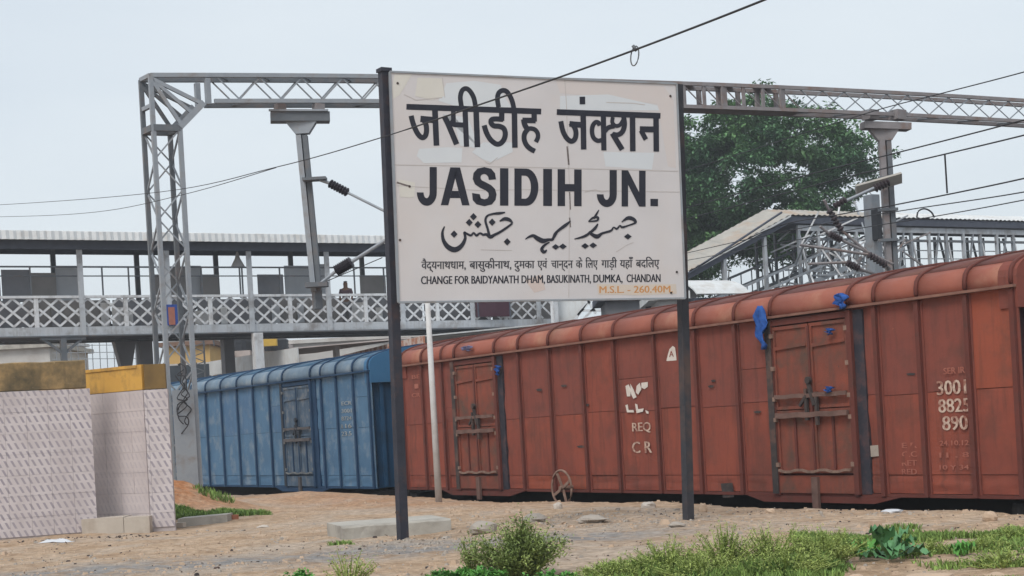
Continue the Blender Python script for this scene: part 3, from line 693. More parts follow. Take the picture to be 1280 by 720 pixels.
# big Latin capitals drawn as heavy grotesque letters, in a unit box each
def letter_polys(ch):
    t = .27
    if ch == 'I': return [[(0,0),(1,0),(1,1),(0,1)]], 1
    if ch == 'J':
        out = [(1,1),(.62,1),(.62,.30),(.60,.21),(.52,.17),(.43,.20),(.39,.28),(.38,.36)]
        inn = [(0,.31),(.02,.18),(.10,.07),(.26,.0),(.5,-.02),(.76,.0),(.92,.09),(.99,.2),(1,.34)]
        return [out+inn], 1
    if ch == 'A': return [[(0,0),(.24,0),(.295,.17),(.705,.17),(.76,0),(1,0),(.66,1),(.34,1)], 'hole', [(.36,.38),(.64,.38),(.50,.78)]], 1
    if ch == 'D': return None, 1
    return None, 1
def heavy(g, ch, x0, x1, yt0, yt1, yb0, yb1, off):
    fn = quadfn((x0, yt0), (x1, yt1), (x1, yb1), (x0, yb0), off)
    def face(p): g.add([fn(*q) for q in p], [tuple(range(len(p)))])
    def ribbon(a, b): 
        n = len(a); g.add([fn(*q) for q in a]+[fn(*q) for q in b], [(i, i+1, n+i+1, n+i) for i in range(n-1)])
    def arc(cx, cy, rx, ry, t0, t1, n=10): return [(cx+rx*math.cos(math.radians(t0+(t1-t0)*i/n)), cy+ry*math.sin(math.radians(t0+(t1-t0)*i/n))) for i in range(n+1)]
    if ch == 'I': face([(0,0),(1,0),(1,1),(0,1)])
    elif ch == 'H': face([(0,0),(.31,0),(.31,1),(0,1)]); face([(.69,0),(1,0),(1,1),(.69,1)]); face([(.31,.40),(.69,.40),(.69,.60),(.31,.60)])
    elif ch == 'N': face([(0,0),(.27,0),(.27,1),(0,1)]); face([(.73,0),(1,0),(1,1),(.73,1)]); face([(.27,1),(.27,.60),(.73,0),(.73,.40)])
    elif ch == 'D':
        face([(0,0),(.30,0),(.30,1),(0,1)])
        ribbon([(.30,0),(.5,0)]+arc(.5,.5,.5,.5,-90,90,16)+[(.30,1)], [(.30,.19),(.45,.19)]+arc(.45,.5,.24,.31,-90,90,16)+[(.30,.81)])
    elif ch == 'A':
        face([(0,0),(.26,0),(.60,1),(.33,1)]); face([(1,0),(.74,0),(.46,.83),(.60,1),(.67,1)][::-1]); face([(.325,.19),(.675,.19),(.61,.38),(.39,.38)])
    elif ch == 'J':
        ribbon([(1,1),(1,.36)]+arc(.5,.33,.5,.35,0,-180,14), [(.64,1),(.64,.36)]+arc(.49,.33,.15,.15,0,-180,14))
    elif ch == 'S':
        out = [(.97,.70),(.93,.86),(.78,.98),(.5,1.02),(.22,.98),(.06,.86),(.03,.70),(.12,.56),(.32,.47),(.55,.40),(.66,.34),(.68,.26),(.62,.19),(.5,.165),(.36,.19),(.30,.30)]
        inn = [(.68,.68),(.65,.77),(.58,.82),(.49,.84),(.40,.82),(.35,.78),(.345,.72),(.40,.665),(.55,.62),(.78,.54),(.93,.44),(.99,.30),(.95,.15),(.80,.03),(.5,-.02),(.16,.03)]
        # ribbon between the two spines, lower tail closed towards the left
        out[-1] = (.31,.30); inn2 = inn[:-1]+[(.18,.03)]
        ribbon(out, inn2); g.add([fn(.31,.30), fn(.0,.33), fn(.03,.14), fn(.18,.03), fn(.36,.19)], [(0,1,2,3,4)])
en = G()
yT = lambda x: 208.4+(x-521)*(213.6-208.4)/302; yB = lambda x: 256.2+(x-521)*(258.4-256.2)/302
off = .0022
for ch, x0, x1 in [('J',521,546),('A',551,587),('S',590,621),('I',625,635.5),('D',643,673),('I',679,690),('H',697,727),('J',746,771),('N',777,807)]:
    off += .00006; heavy(en, ch, x0, x1, yT(x0), yT(x1), yB(x0), yB(x1), off)
fnp = quadfn((813, 248.5), (822.5, 248.6), (822.5, 257.8), (813, 257.6), .0023); en.add([fnp(*q) for q in [(0,0),(1,0),(1,1),(0,1)]], [(0,1,2,3)])
en.build('english_lettering', INK, sign)
ur = G()
def U(*p, w=3): stroke(ur, p, w, 7)
U((555.6,283,1.5),(553,291,3.2),(554.6,301,4.6),(560.5,309,6.2),(569,312,6.6),(577,307,5.2),(581.5,298,3.6),(580.5,291,3),(582.5,291.5,2.6),(588.5,294.2,2.8),(592,291,2.2),(595.5,294.2,3),(600,291.5,2.4),(604,293.4,3),(608,293,3.4),(613,296,4.6),(618,293.6,3.6),(624.4,290.4,3.2),(632.8,285,3),(640.4,279.2,2.4))
U((641,279,1.5),(637,275,4.2),(631,273.6,4.6),(624.5,276.5,1.4)); U((612,296,3.6),(609.6,286,3),(606.8,276,3),(609,270,2.6),(616,267.4,2.6),(624,266.6,3.4),(631.5,265.4,1.4))
for x, y in [(567.6,292.6),(591.8,270.8),(586.6,278),(597.4,280.6),(615.2,277.6),(634,302.2)]: blob(ur, x, y, 4.4, 4.6, .0)
U((777,277.6,1.2),(784.7,272.6,4.4),(791,273.6,4.6),(794.6,277.9,3),(786.8,281.4,2),(778,284,2.8),(775,282,1.8),(771,286,2.6),(767,284.2,1.8),(763.6,288.4,2.8),(753,291.6,3),(746.5,295.6,5.4),(740,293,4),(736,289.6,2.6)); U((747.4,279.6,1.6),(744,285,3.6),(737.3,291,3.2),(729.9,295.6,3.2),(718,298.8,1.2))
U((748.6,262.4,1.2),(745,268.6,2.6),(742,273.6,2.4)); U((735.6,276.8,1.4),(741,272.4,2.6),(747,271.6,3),(746.4,275.6,2.4),(735.6,277,1.6))
for x, y in [(731.4,307.4),(741.4,306.6),(694.6,308.6),(703.6,308),(784.8,295.6)]: blob(ur, x, y, 4.9, 3.6, .0)
U((713.4,276,1.2),(706.7,281.6,4),(698.6,287.6,3.4),(693.5,292.5,3),(690.8,299,3.4),(685.5,299.6,3.6),(678.5,301,6),(672,298,5.6),(666.5,294.6,4),(661,296.2,2.6),(656.6,299,1)); U((697.4,288.6,2),(693,296,2.6),(690,300,2))
U((687,302.6,1.4),(680.6,306.6,3),(677.2,311.5,4),(680,315,4),(683.6,312.4,1.6))
ur.build('urdu_lettering', INK, sign)
for txt, x0, x1 in [('CHANGE FOR BAIDYANATH DHAM,', 526.5, 681), ('BASUKINATH,', 684, 738.5), ('DUMKA,', 742, 778), ('CHANDAN', 783.5, 825.5)]:
    sm = G(); yt = lambda x: 345.2-(x-526)*2.8/299; fit_text(sm, txt, quadfn((x0, yt(x0)), (x1, yt(x1)), (x1, yt(x1)+10.2), (x0, yt(x0)+10.2), .0023), .032, (-.02, .70), BN)
    sm.build('small_english_lettering', INK, sign)
HW_ = [('वैद्यनाथधाम,', 527, 582), ('बासुकीनाथ,', 587, 639), ('दुमका', 643, 668), ('एवं', 672, 684), ('चान्दन', 689, 716), ('के', 720, 728), ('लिए', 732, 747), ('गाड़ी', 752, 771), ('यहाँ', 775, 791), ('बदलिए', 795, 824)]
for txt, x0, x1 in HW_:
    # letters are set one by one, so the short i sign is put before its consonant by hand
    t2 = txt.replace('लि', 'िल')
    sh = G(); yt = lambda x: 327.2-(x-526)*2.4/299; fit_text(sh, t2, quadfn((x0, yt(x0)), (x1, yt(x1)), (x1, yt(x1)+9.2), (x0, yt(x0)+9.2), .0023), .026, (0, .62), BN)
    sh.build('small_hindi_lettering', SMALLINK, sign)
ms = G(); fit_text(ms, 'M.S.L. - 260.40M.', quadfn((749.5, 357.6), (841, 356.8), (841, 365.6), (749.5, 366.4), .0023), .022, (-.01, .70), BN); ms.build('orange_lettering', ORANGE, sign)

# ------------------------------------------------------------------ concrete slab, white pole
def slab():
    z0 = -.05
    A = P(427, 660, 18.5); Bq = P(564, 657, 18.9); zt = P(440, 650, 17.95).z
    d = (Bq-A).normalized(); d.z = 0; n_ = Vector((-d.y, d.x, 0)); g = G()
    p0 = Vector((A.x, A.y, 0)); p1 = Vector((Bq.x, Bq.y, 0)); b_ = n_*.95
    vs = []; ht = .13
    rnd = random.Random(4)
    k = 9; top = []
    for i in range(k+1):
        q = p0.lerp(p1, i/k); j = rnd.uniform(-.012, .012)
        vs += [(q.x, q.y, -.08), (q.x, q.y+j, ht-.02+rnd.uniform(-.006, .006)), (q.x+n_.x*.02, q.y+.02+j, ht), (q.x+b_.x, q.y+b_.y+rnd.uniform(-.03, .03), ht+.005), (q.x+b_.x, q.y+b_.y, -.08)]
    fs = [(i*5+j, (i+1)*5+j, (i+1)*5+j+1, i*5+j+1) for i in range(k) for j in range(4)]+[(0,1,2,3,4), tuple(k*5+j for j in (4,3,2,1,0))]
    g.add(vs, fs); return recalc(g.build('concrete_slab', CONC))
tag(slab(), 'low weathered concrete slab on the sand behind the left sign post', 'slab')
wp = thing('white_pole', 'thin white pole standing before the left end of the red wagon', 'pole', (*P(548, 617, 27).xy, 0))
top = P(534, 372, 27); bot = P(548, 617, 27); bot.z = -.1
G().tube([bot, bot.lerp(top, .5), top], [.06, .052, .045], 12).build('pole_shaft', CORRW, wp, smooth=True)
G().tube([top-Vector((0, 0, .01)), top+Vector((0, 0, .05))], .055, 12).build('pole_cap', CORRW, wp)

# ------------------------------------------------------------------ tiled walls on the left
def tiled(root, A, B, z0, z1, n_tiles_h, m, tile=.3, gap=.003, out=None, name='tile'):
    A = Vector((A[0], A[1], 0)); B = Vector((B[0], B[1], 0)); d = (B-A).normalized(); Lw = (B-A).length
    nrm = Vector((d.y, -d.x, 0)) if out is None else out
    rnd = random.Random(5); z = z1; i = 0
    rz = math.atan2(d.y, d.x); Mi = ROOTM[root].inverted()
    while z > z0+.02:
        zz = max(z0, z-tile); x = Lw
        while x > .02:
            x0 = max(0, x-tile); e = rnd.uniform(0, .003)
            g = G().box(x0+gap/2, -.012-e, zz+gap/2, x-gap/2, 0, z-gap/2)
            ob = g.build(name, m, root, local=True)
            ob.matrix_parent_inverse = Matrix(); ob.matrix_basis = Mi @ (Matrix.Translation(A) @ Matrix.Rotation(rz, 4, 'Z'))
            x -= tile
        z -= tile
wA = P(-140, 668, 21.6); wB = P(122, 660, 22.6)
wallT = thing('tiled_wall', 'long wall of printed tiles under a mossy plaster coping at the left edge', 'wall', (wB.x, wB.y, 0))
wA0 = Vector((wA.x, wA.y, 0)); wB0 = Vector((wB.x, wB.y, 0)); dW = (wB0-wA0).normalized(); nW = Vector((-dW.y, dW.x, 0))
zt1 = P(118, 485, 22.6).z; zc1 = P(110, 450, 22.6).z
def slabbox(a, b, nb, th, z0, z1):
    g = G(); vs = [a, b, b+nb*th, a+nb*th]
    return g.add([(v.x, v.y, z0) for v in vs]+[(v.x, v.y, z1) for v in vs], [(0,3,2,1),(4,5,6,7),(0,1,5,4),(1,2,6,5),(2,3,7,6),(3,0,4,7)])
slabbox(wA0, wB0, nW, .22, -.2, zt1).build('wall_core', GROUT, wallT)
# mossy coping, slightly uneven top
g = G(); k = 14
for i in range(k+1):
    q = wA0.lerp(wB0-dW*.04, i/k); zz = zc1+random.uniform(-.008, .008)
    g.v += [Vector((q.x, q.y-.02+random.uniform(-.006,.006), zt1+.012)), Vector((q.x, q.y-.02+random.uniform(-.006,.006), zz-.015)), Vector((q.x+nW.x*.02, q.y+.0, zz)), Vector((q.x+nW.x*.26, q.y+nW.y*.26, zz)), Vector((q.x+nW.x*.26, q.y+nW.y*.26, zt1+.012))]
g.f = [(i*5+j, (i+1)*5+j, (i+1)*5+(j+1) % 5, i*5+(j+1) % 5) for i in range(k) for j in range(5)]+[(0,1,2,3,4), tuple(k*5+j for j in (4,3,2,1,0))]
recalc(g.build('coping', MOSSY, wallT))
tiled(wallT, wA0-Vector((nW.x, nW.y, 0))*.002, wB0-Vector((nW.x, nW.y, 0))*.002, 0.02, zt1, 6, TILE)

# second block: corner, faded left face running back, printed right face
cA = P(189, 657, 22.7); cB = P(219, 655, 22.75); cA0 = Vector((cA.x, cA.y, 0)); cB0 = Vector((cB.x, cB.y, 0))
cL0 = Vector((P(114, 500, 23.4).x, 23.4, 0)) ; zt2 = P(187, 487, 22.7).z; zc2 = P(187, 455, 22.7).z
cL0 = cL0+(cL0-cA0).normalized()*1.2
blk = thing('tiled_pillar_block', 'smaller tiled enclosure with yellow plaster coping and cream plinth right of the long wall', 'wall', tuple(cA0))
dL = (cA0-cL0).normalized(); nL = Vector((-dL.y, dL.x, 0)); dR = (cB0-cA0).normalized(); nR = Vector((-dR.y, dR.x, 0))
slabbox(cL0, cA0, nL, .2, -.2, zt2).build('wall_core', GROUT, blk)
slabbox(cA0, cB0, nR, .19, -.2, zt2-.002).build('wall_core', GROUT, blk)
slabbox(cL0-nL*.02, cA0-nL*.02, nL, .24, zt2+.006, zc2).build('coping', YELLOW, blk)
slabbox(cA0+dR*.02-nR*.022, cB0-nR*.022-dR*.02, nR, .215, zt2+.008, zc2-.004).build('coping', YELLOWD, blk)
slabbox(cL0-nL*.035, cA0-nL*.035-dL*.1, nL, .05, zc2-.045, zc2-.01).build('coping_band', YELLOW, blk)
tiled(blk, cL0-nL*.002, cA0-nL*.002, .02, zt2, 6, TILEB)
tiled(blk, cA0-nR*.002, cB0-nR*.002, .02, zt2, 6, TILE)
pz = P(150, 640, 22.4)
pA = P(122, 660, 22.45); pB = P(188, 657, 22.5)
dP = Vector((pB.x-pA.x, pB.y-pA.y, 0)); m_ = Vector((pA.x, pA.y, 0)); h_ = dP*.5
slabbox(m_-dP*.3, m_+h_-dP*.01, Vector((0, 1, 0)), .45, -.1, .21).build('plinth_block', PLINTH, blk)
slabbox(m_+h_, m_+dP*.985, Vector((0, 1, 0)), .35, -.1, .20).build('plinth_block', PLINTH, blk)
# low concrete kerb right of the block
kA = P(222, 652, 23.5); kB = P(284, 648, 24.0)
kb = slabbox(Vector((kA.x, kA.y, 0)), Vector((kB.x, kB.y, 0)), Vector((0, 1, 0)), .5, -.1, .085).build('concrete_kerb', CONC)
tag(kb, 'flat grey concrete kerb strip on the ground right of the tiled block', 'kerb')

# ------------------------------------------------------------------ electrification portal
PA = Vector((P(188, 95, 32).x, 32, 0)); Zt = P(188, 94, 32).z
pd = Vector((20.6, 8.2, 0)); 
def pb_(t, dz=0, back=0):                  # point on the front top chord, camber included
    q = PA+pd*t+BK*back; return Vector((q.x, q.y, Zt+.68*t*(1-t)+dz))
dirp = pd.normalized(); BK = Vector((-.6, .8, 0))*.48
Lp = pd.length; Hb = .54
portal = thing('overhead_line_portal', 'grey lattice steel portal carrying overhead wires across the whole width behind the sign', 'portal', (PA.x, PA.y, 0))
def pbar(name, p, q, w, m=GALV, up=(0,0,1)): return G().angle(p, q, w, up).build(name, m, portal)
TE = 1.32
NB = 24
for dz, bk in ((0, 0), (0, 1), (-Hb, 0), (-Hb, 1)):
    w = .085 if bk == 0 else .09
    for ta, tb_, mm_ in ((.0 if dz == 0 else .058, .46, GALV), (.46, TE, GALVB)):
        g = G(); n = 13
        for i in range(n):
            a = ta+(tb_-ta)*i/n; b = ta+(tb_-ta)*(i+1)/n
            g.bar(pb_(a, dz, bk), pb_(b, dz, bk), w, w)
        g.build('chord', mm_ if not bk else (GALVD if mm_ is GALV else GALVB), portal)
# web bracing: wide zigzag on the left, crossed lattice on the right
tn = .062; step = .9/Lp
k = 0; t = tn
while t < .47:
    for bk in (0, 1):
        o_ = step*.12*bk
        a, b, c2 = t+o_, t+step/2+o_, t+step+o_
        pbar('brace', pb_(a, -.04, bk), pb_(b, -Hb+.04, bk), .032, GALV); pbar('brace', pb_(b, -Hb+.04, bk), pb_(c2, -.04, bk), .032, GALV)
    pbar('cross_tie', pb_(t, .0, 0), pb_(t+step*.5, .0, 1), .035, GALVD); pbar('cross_tie', pb_(t+step*.5, -Hb, 1), pb_(t+step, -Hb, 0), .035, GALVD)
    t += step
while t < .69:
    w = .24 if (k % 3 == 1) else .12
    G().bar(pb_(t, -.03, 0), pb_(t, -Hb+.03, 0), w*.7, .05, BK).build('web_post', GALVB, portal); G().bar(pb_(t+.011, -.03, 1), pb_(t+.011, -Hb+.03, 1), .12, .06, BK).build('web_post', GALVB, portal)
    pbar('brace', pb_(t, -.04, 0), pb_(t+.022, -Hb+.04, 0), .03, GALVB)
    G().add([pb_(t, .045, 0), pb_(t+.022, .045, 0), pb_(t+.028, .045, 1), pb_(t+.005, .045, 1)], [(0,1,2,3)]).build('splice_plate', GALVB, portal) if k % 2 == 0 else None
    G().add([pb_(t, -Hb-.05, 0), pb_(t+.024, -Hb-.05, 0), pb_(t+.028, -Hb-.05, 1), pb_(t+.005, -Hb-.05, 1)], [(0,1,2,3)]).build('splice_plate', GALVB, portal)
    t += .024; k += 1
step = .62/Lp
while t < TE-.01:
    for bk in (0,):
        o_ = step*.25*bk
        pbar('brace', pb_(t+o_, -.04, bk), pb_(t+step+o_, -Hb+.04, bk), .026, GALV); pbar('brace', pb_(t+o_, -Hb+.04, bk), pb_(t+step+o_, -.04, bk), .026, GALV)
    if k % 2 == 0: pbar('cross_tie', pb_(t, -Hb, 1), pb_(t+step, -Hb, 0), .035, GALVD)
    t += step; k += 1
# left column (four corner posts) and right column off to the side
def column(t0, sgn, vis=True):
    cw = .54
    q = [Vector((0,0,0)), dirp*cw*sgn, BK, BK+dirp*cw*sgn]
    base = PA+pd*t0
    tz = pb_(t0).z
    for i, v in enumerate(q):
        p = base+v; topz = tz if i in (0, 2) else tz-1.05
        G().bar(Vector((p.x, p.y, -.15)), Vector((p.x, p.y, topz)), .088, .088).build('column_post', GALV if i < 2 else GALVD, portal)
    z = tz-1.10; h = .62; j = 0
    while z > .1:
        z2 = max(.05, z-h)
        faces = [(0, 1), (2, 3), (0, 2), (1, 3)]
        for fi, (a, b) in enumerate(faces):
            pa = base+q[a if (j+fi) % 2 else b]; pc = base+q[b if (j+fi) % 2 else a]
            pbar('brace', Vector((pa.x, pa.y, z)), Vector((pc.x, pc.y, z2)), .032, GALV)
        z = z2; j += 1
    for zz in (tz-1.08,):
        for a, b in ((0, 1), (2, 3), (0, 2), (1, 3)):
            pa = base+q[a]; pc = base+q[b]; G().bar(Vector((pa.x, pa.y, zz)), Vector((pc.x, pc.y, zz)), .11, .13).build('tie_beam', GALVD, portal)
    for bk in (0, 1):
        vb = BK*bk
        c1 = base+vb+dirp*cw*sgn; c1 = Vector((c1.x, c1.y, tz-1.06)); c2_ = base+vb+dirp*(cw+.52)*sgn; c2_ = Vector((c2_.x, c2_.y, tz-Hb))
        G().bar(c1, c2_, .13, .13).build('haunch', GALV, portal)
        cc = base+vb; cc = Vector((cc.x, cc.y, tz-.06))
        for tt, ww in ((.08, .075), (.55, .07), (.95, .075)):
            G().bar(cc, c1.lerp(c2_, tt), ww, ww).build('haunch_strut', GALV if bk == 0 else GALVD, portal)
        qd = base+vb+dirp*(cw+.62)*sgn; G().bar(Vector((qd.x, qd.y, tz-.04)), Vector((qd.x, qd.y, tz-Hb-.03)), .12, .10).build('web_post', GALV, portal)
    for zz in (tz, tz-.62):
        pa = base; pc = base+BK; G().bar(Vector((pa.x, pa.y, zz)), Vector((pc.x, pc.y, zz)), .08, .08).build('tie_beam', GALV, portal)
column(0, 1)
column(1.31, -1)
# old wire bundle tangled on the left column
g = G(); rnd = random.Random(9); c0 = PA+BK*.3+dirp*.4
for k in range(4):
    pts = []; z = 2.9-k*.12
    for i in range(9): pts.append((c0.x+rnd.uniform(-.13, .16), c0.y-.35+rnd.uniform(-.1, .1), z-i*.14+rnd.uniform(-.08, .08)))
    g.tube(smooth_line(pts, 4), .012, 5)
tag(g.build('wire_bundle', CABLE), 'tangled bundle of dark wires hanging on the left portal column', 'wires')
# grey cladding at the foot of the column
fb = PA-BK*.25; g = G(); a = fb+dirp*.02; b = fb+dirp*.46
slabbox(Vector((a.x, a.y, 0)), Vector((b.x, b.y, 0)), Vector((0, 1, 0)), .03, -.1, 2.3).build('column_cladding', GALV, portal)

# drop arms hanging from the portal
def insulator(parent, p, q, r, m, n=7, sheds=True):
    p = Vector(p); q = Vector(q); g = G(); pts = []; rs = []
    for i in range(n):
        for f, rr in ((0, r*.55), (.35, r), (.6, r*.95), (.95, r*.55)):
            pts.append(p.lerp(q, (i+f)/n)); rs.append(rr)
    g.tube(pts, rs, 10); return g.build('insulator', m, parent, smooth=False)
tL = .1377; DL = PA.y+pd.y*tL+.2
dl = thing('drop_arm', 'grey drop arm hanging from the portal left of the sign with wide cross head', 'drop arm', tuple(P(396, 362, DL)), group='drop arms under the portal')
hA = P(338, 147, DL-.1); hB = P(412, 147, DL+.1)
G().bar(hA, hB, .34, .2).build('cross_head', GALVD, dl)
G().bar(hA+Vector((0, -.19, .12)), hB+Vector((0, -.19, .12)), .06, .04).build('head_flange', GALV, dl)
for px in (350, 398): G().bar(P(px, 140, DL), P(px, 130, DL), .22, .2).build('hanger_bracket', GALVB, dl)
aT = P(377, 152, DL); aB = P(396, 364, DL)
G().add([aT+Vector((-.34, -.1, .0)), aT+Vector((.34, -.1, .0)), aT+Vector((.15, -.1, -.27)), aT+Vector((-.14, -.1, -.27)), aT+Vector((-.34, .1, .0)), aT+Vector((.34, .1, .0)), aT+Vector((.15, .1, -.27)), aT+Vector((-.14, .1, -.27))],
        [(0,3,2,1),(4,5,6,7),(0,1,5,4),(1,2,6,5),(2,3,7,6),(3,0,4,7)]).build('gusset', GALV, dl)
g = G()
G().bar(aT+Vector((-.075, 0, -.3)), aB+Vector((-.06, 0, 0)), .11, .22, (0,1,0)).build('arm_channel', GALV, dl)
G().bar(aT+Vector((.055, .02, -.3)), aB+Vector((.055, .02, 0)), .10, .20, (0,1,0)).build('arm_channel', GALVD, dl)
G().bar(aB-Vector((0, 0, .38)), aB, .18, .16).build('arm_foot', GALVD, dl)
G().bar(aT+Vector((.0, .06, -.2)), aB+Vector((0, .06, 0)), .06, .10, (0,1,0)).build('arm_web', GALVD, dl)
c1 = P(394, 224, DL-.2); G().bar(c1-Vector((.26, 0, 0)), c1+Vector((.24, 0, 0)), .3, .06).build('clamp', GALVD, dl)
can = thing('cantilever_arm', 'tubular cantilever arm with dark insulators between the left drop arm and sign', 'cantilever', tuple(P(397, 225, DL-.2)))
i0, i1, i2, i3 = P(400, 225, DL-.2), P(412, 229, DL-.25), P(435, 241, DL-.35), P(505, 276, DL-.6)
G().tube([i0, i1], .035, 8).build('tube', GALV, can); insulator(can, i1, i2, .10, INSUL); G().tube([i2, i3], .028, 8).build('tube', GALV, can)
j0, j1, j2, j3 = P(398, 356, DL-.2), P(420, 339, DL-.25), P(440, 327, DL-.35), P(520, 276, DL-.6)
G().tube([j0, j1], .035, 8).build('tube', GALV, can); insulator(can, j1, j2, .13, INSUL, 9); G().tube([j2, j3], .04, 8).build('tube', GALV, can)
c2 = P(397, 356, DL-.2); G().bar(c2-Vector((.25, 0, 0)), c2+Vector((.22, 0, 0)), .3, .1).build('clamp', GALVD, can)
G().tube([j0+Vector((0, 0, .0)), P(478, 322, DL-.5)], .010, 5).build('stay_wire', CABLE, can)

tR = .806; DR = PA.y+pd.y*tR+.2
dr = thing('drop_arm', 'brownish twin drop arm hanging from the portal before the tree right of the sign', 'drop arm', tuple(P(1110, 330, DR)), group='drop arms under the portal')
hA = P(1078, 157, DR-.1); hB = P(1136, 159, DR+.1)
G().bar(hA, hB, .34, .17).build('cross_head', GALVB, dr)
for px in (1088, 1122): G().bar(P(px, 150, DR), P(px, 138, DR), .3, .3).build('hanger_bracket', GALVB, dr)
aT = P(1105, 160, DR); aB = P(1116, 348, DR)
G().add([aT+Vector((-.4, -.1, .0)), aT+Vector((.4, -.1, .0)), aT+Vector((.17, -.1, -.32)), aT+Vector((-.17, -.1, -.32)), aT+Vector((-.4, .1, .0)), aT+Vector((.4, .1, .0)), aT+Vector((.17, .1, -.32)), aT+Vector((-.17, .1, -.32))],
        [(0,3,2,1),(4,5,6,7),(0,1,5,4),(1,2,6,5),(2,3,7,6),(3,0,4,7)]).build('gusset', GALVB, dr)
G().bar(aT+Vector((-.085, 0, -.25)), aB+Vector((-.085, 0, 0)), .13, .22, (0,1,0)).build('arm_channel', GALVB, dr)
G().bar(aT+Vector((.085, .02, -.25)), aB+Vector((.085, .02, 0)), .12, .20, (0,1,0)).build('arm_channel', GALVD, dr)
G().bar(aT+Vector((.0, .06, -.2)), aB+Vector((0, .06, 0)), .06, .10, (0,1,0)).build('arm_web', GALVB, dr)
for zpx in (222, 262, 300): c = P(1110, zpx, DR-.15); G().bar(c-Vector((.24, 0, 0)), c+Vector((.24, 0, 0)), .12, .07).build('clamp', GALVD, dr)
m2 = thing('counterweight_post', 'short grey post with dark box close behind the right drop arm', 'post', (*P(1093, 340, DR+1.2).xy, 0))
G().bar(Vector((P(1093, 340, DR+1.2).x, DR+1.2, -1.1)), P(1089, 244, DR+1.2), .30, .28).build('post_shaft', GALV, m2)
G().bar(P(1097, 300, DR+.95), P(1095, 262, DR+.95), .2, .16).build('weight_box', BLACKT, m2)
# weathered cover plates and insulators of the right cantilever
cr_ = thing('cantilever_arm', 'weathered cantilever with pale cover plate and brown insulators at the right drop arm', 'cantilever', tuple(P(1100, 230, DR-.3)))
G().bar(P(1070, 238, DR-.3), P(1127, 222, DR-.3), .30, .07, (0,1,1)).build('cover_plate', ROOFT, cr_)
insulator(cr_, P(1093, 236, DR-.5), P(1112, 227, DR-.5), .11, INSULB, 5)
G().tube([P(1042, 258, DR-.6), P(1095, 234, DR-.5)], .04, 8).build('tube', GALV, cr_)
for (a, b, c, d) in [((1042, 258), (1058, 249), 0, 0)]: insulator(cr_, P(*a, DR-.6), P(*b, DR-.6), .09, INSULB, 4)
for k, (a, i_a, i_b, e) in enumerate([((1030,250),(1036,262),(1052,288),(1120,345)), ((1025,283),(1036,292),(1052,300),(1116,330)), ((1010,330),(1058,328),(1074,336),(1100,345)), ((1000,306),(1085,318),(1108,332),(1112,336))]):
    G().tube([P(*a, DR-.8), P(*i_a, DR-.7)], .035, 7).build('tube', GALVB, cr_); insulator(cr_, P(*i_a, DR-.7), P(*i_b, DR-.6), .095, INSULB, 6); G().tube([P(*i_b, DR-.6), P(*e, DR-.3)], .035, 7).build('tube', GALVB, cr_)

# ------------------------------------------------------------------ overhead wires
def wire(name, pts, r, label, cat='wire', m=CABLE, group=None):
    q = smooth_line([tuple(P(*p)) for p in pts], 8)
    if r == 'L': r = .005
    if isinstance(r, list): r = [.0075 if i < 30 else .0055 for i in range(len(q))]
    return tag(G().tube(q, r, 6).build(name, m, smooth=True), label, cat, group)
wire('overhead_wire', [(1250,-125,7.6),(955,0,9.4),(745.6,80,11.6),(599,131,13.6),(470,174,15.6),(345,209,18.5),(200,240,25),(0,256,33),(-150,262,45)], [.0075]*40+[.0065]*16+[.006]*9, 'dark overhead wire crossing in front of the name board')
wire('overhead_wire', [(345,209.6,18.5),(230,243,23),(120,265,28),(0,271,34),(-150,272,45)], 'L', 'lower of the two wires sagging left from the name board to the left edge')
# ring clip on the near wire
pr = P(793, 62, 11.1); g = G()
ring = [pr+Vector((.028*math.cos(t)+.012*math.sin(t), 0, -.045+.07*math.sin(t))) for t in [2*math.pi*i/18 for i in range(19)]]
g.tube(ring, .005, 5); g.bar(pr+Vector((-.01, 0, .03)), pr+Vector((.015, 0, -.01)), .02, .02)
tag(g.build('wire_clip', GALVD, smooth=True), 'small loop clip hanging from the near wire above the name board', 'clip')
RW = [([(1400,55,24),(1280,90,26),(1172,118,29),(1095,138,33),(1000,168,38),(850,215,48),(650,270,62)], 'topmost right wire passing before the portal beam'),
      ([(1400,116,17.5),(1280,150,20.5),(1113,193,24.5),(1000,221,30),(850,262,40),(650,318,58)], 'second wire from the top right of the twin drop arm'),
      ([(1400,136,17),(1280,169,20),(1116,208,24),(1095,213,26),(1040,226,30),(850,276,42),(650,330,58)], 'messenger wire with a dropper right of the twin drop arm'),
      ([(1400,190,17),(1280,223,20),(1119,256,24),(1050,268,28),(960,287,32),(862,339,36)], 'contact wire below the dropper right of the twin drop arm'),
      ([(1400,213,22),(1280,240,25),(1136,262,30),(1050,276,35),(930,300,42),(800,330,56)], 'second lowest wire on the right skimming the footbridge roof'),
      ([(1400,225,24),(1280,250,27),(1171,270,32),(1060,288,38),(900,318,50),(800,336,60)], 'lowest wire on the right sinking behind the footbridge roof')]
for pts, lab in RW: wire('overhead_wire', pts, .011, lab)
tag(G().tube([P(1181, 192.5, 22.3), P(1184, 241.5, 22.4)], .013, 6).build('wire_dropper', CABLE), 'vertical dropper joining messenger and contact wire at the right', 'dropper')
tag(G().tube(smooth_line([tuple(P(*q)) for q in [(1146,272,33),(1148,264,33),(1156,261,33),(1164,265,33),(1168,272,33)]], 5), .018, 6).build('cable_loop', CABLE), 'small dark arched cable loop on the right footbridge roof', 'cable')

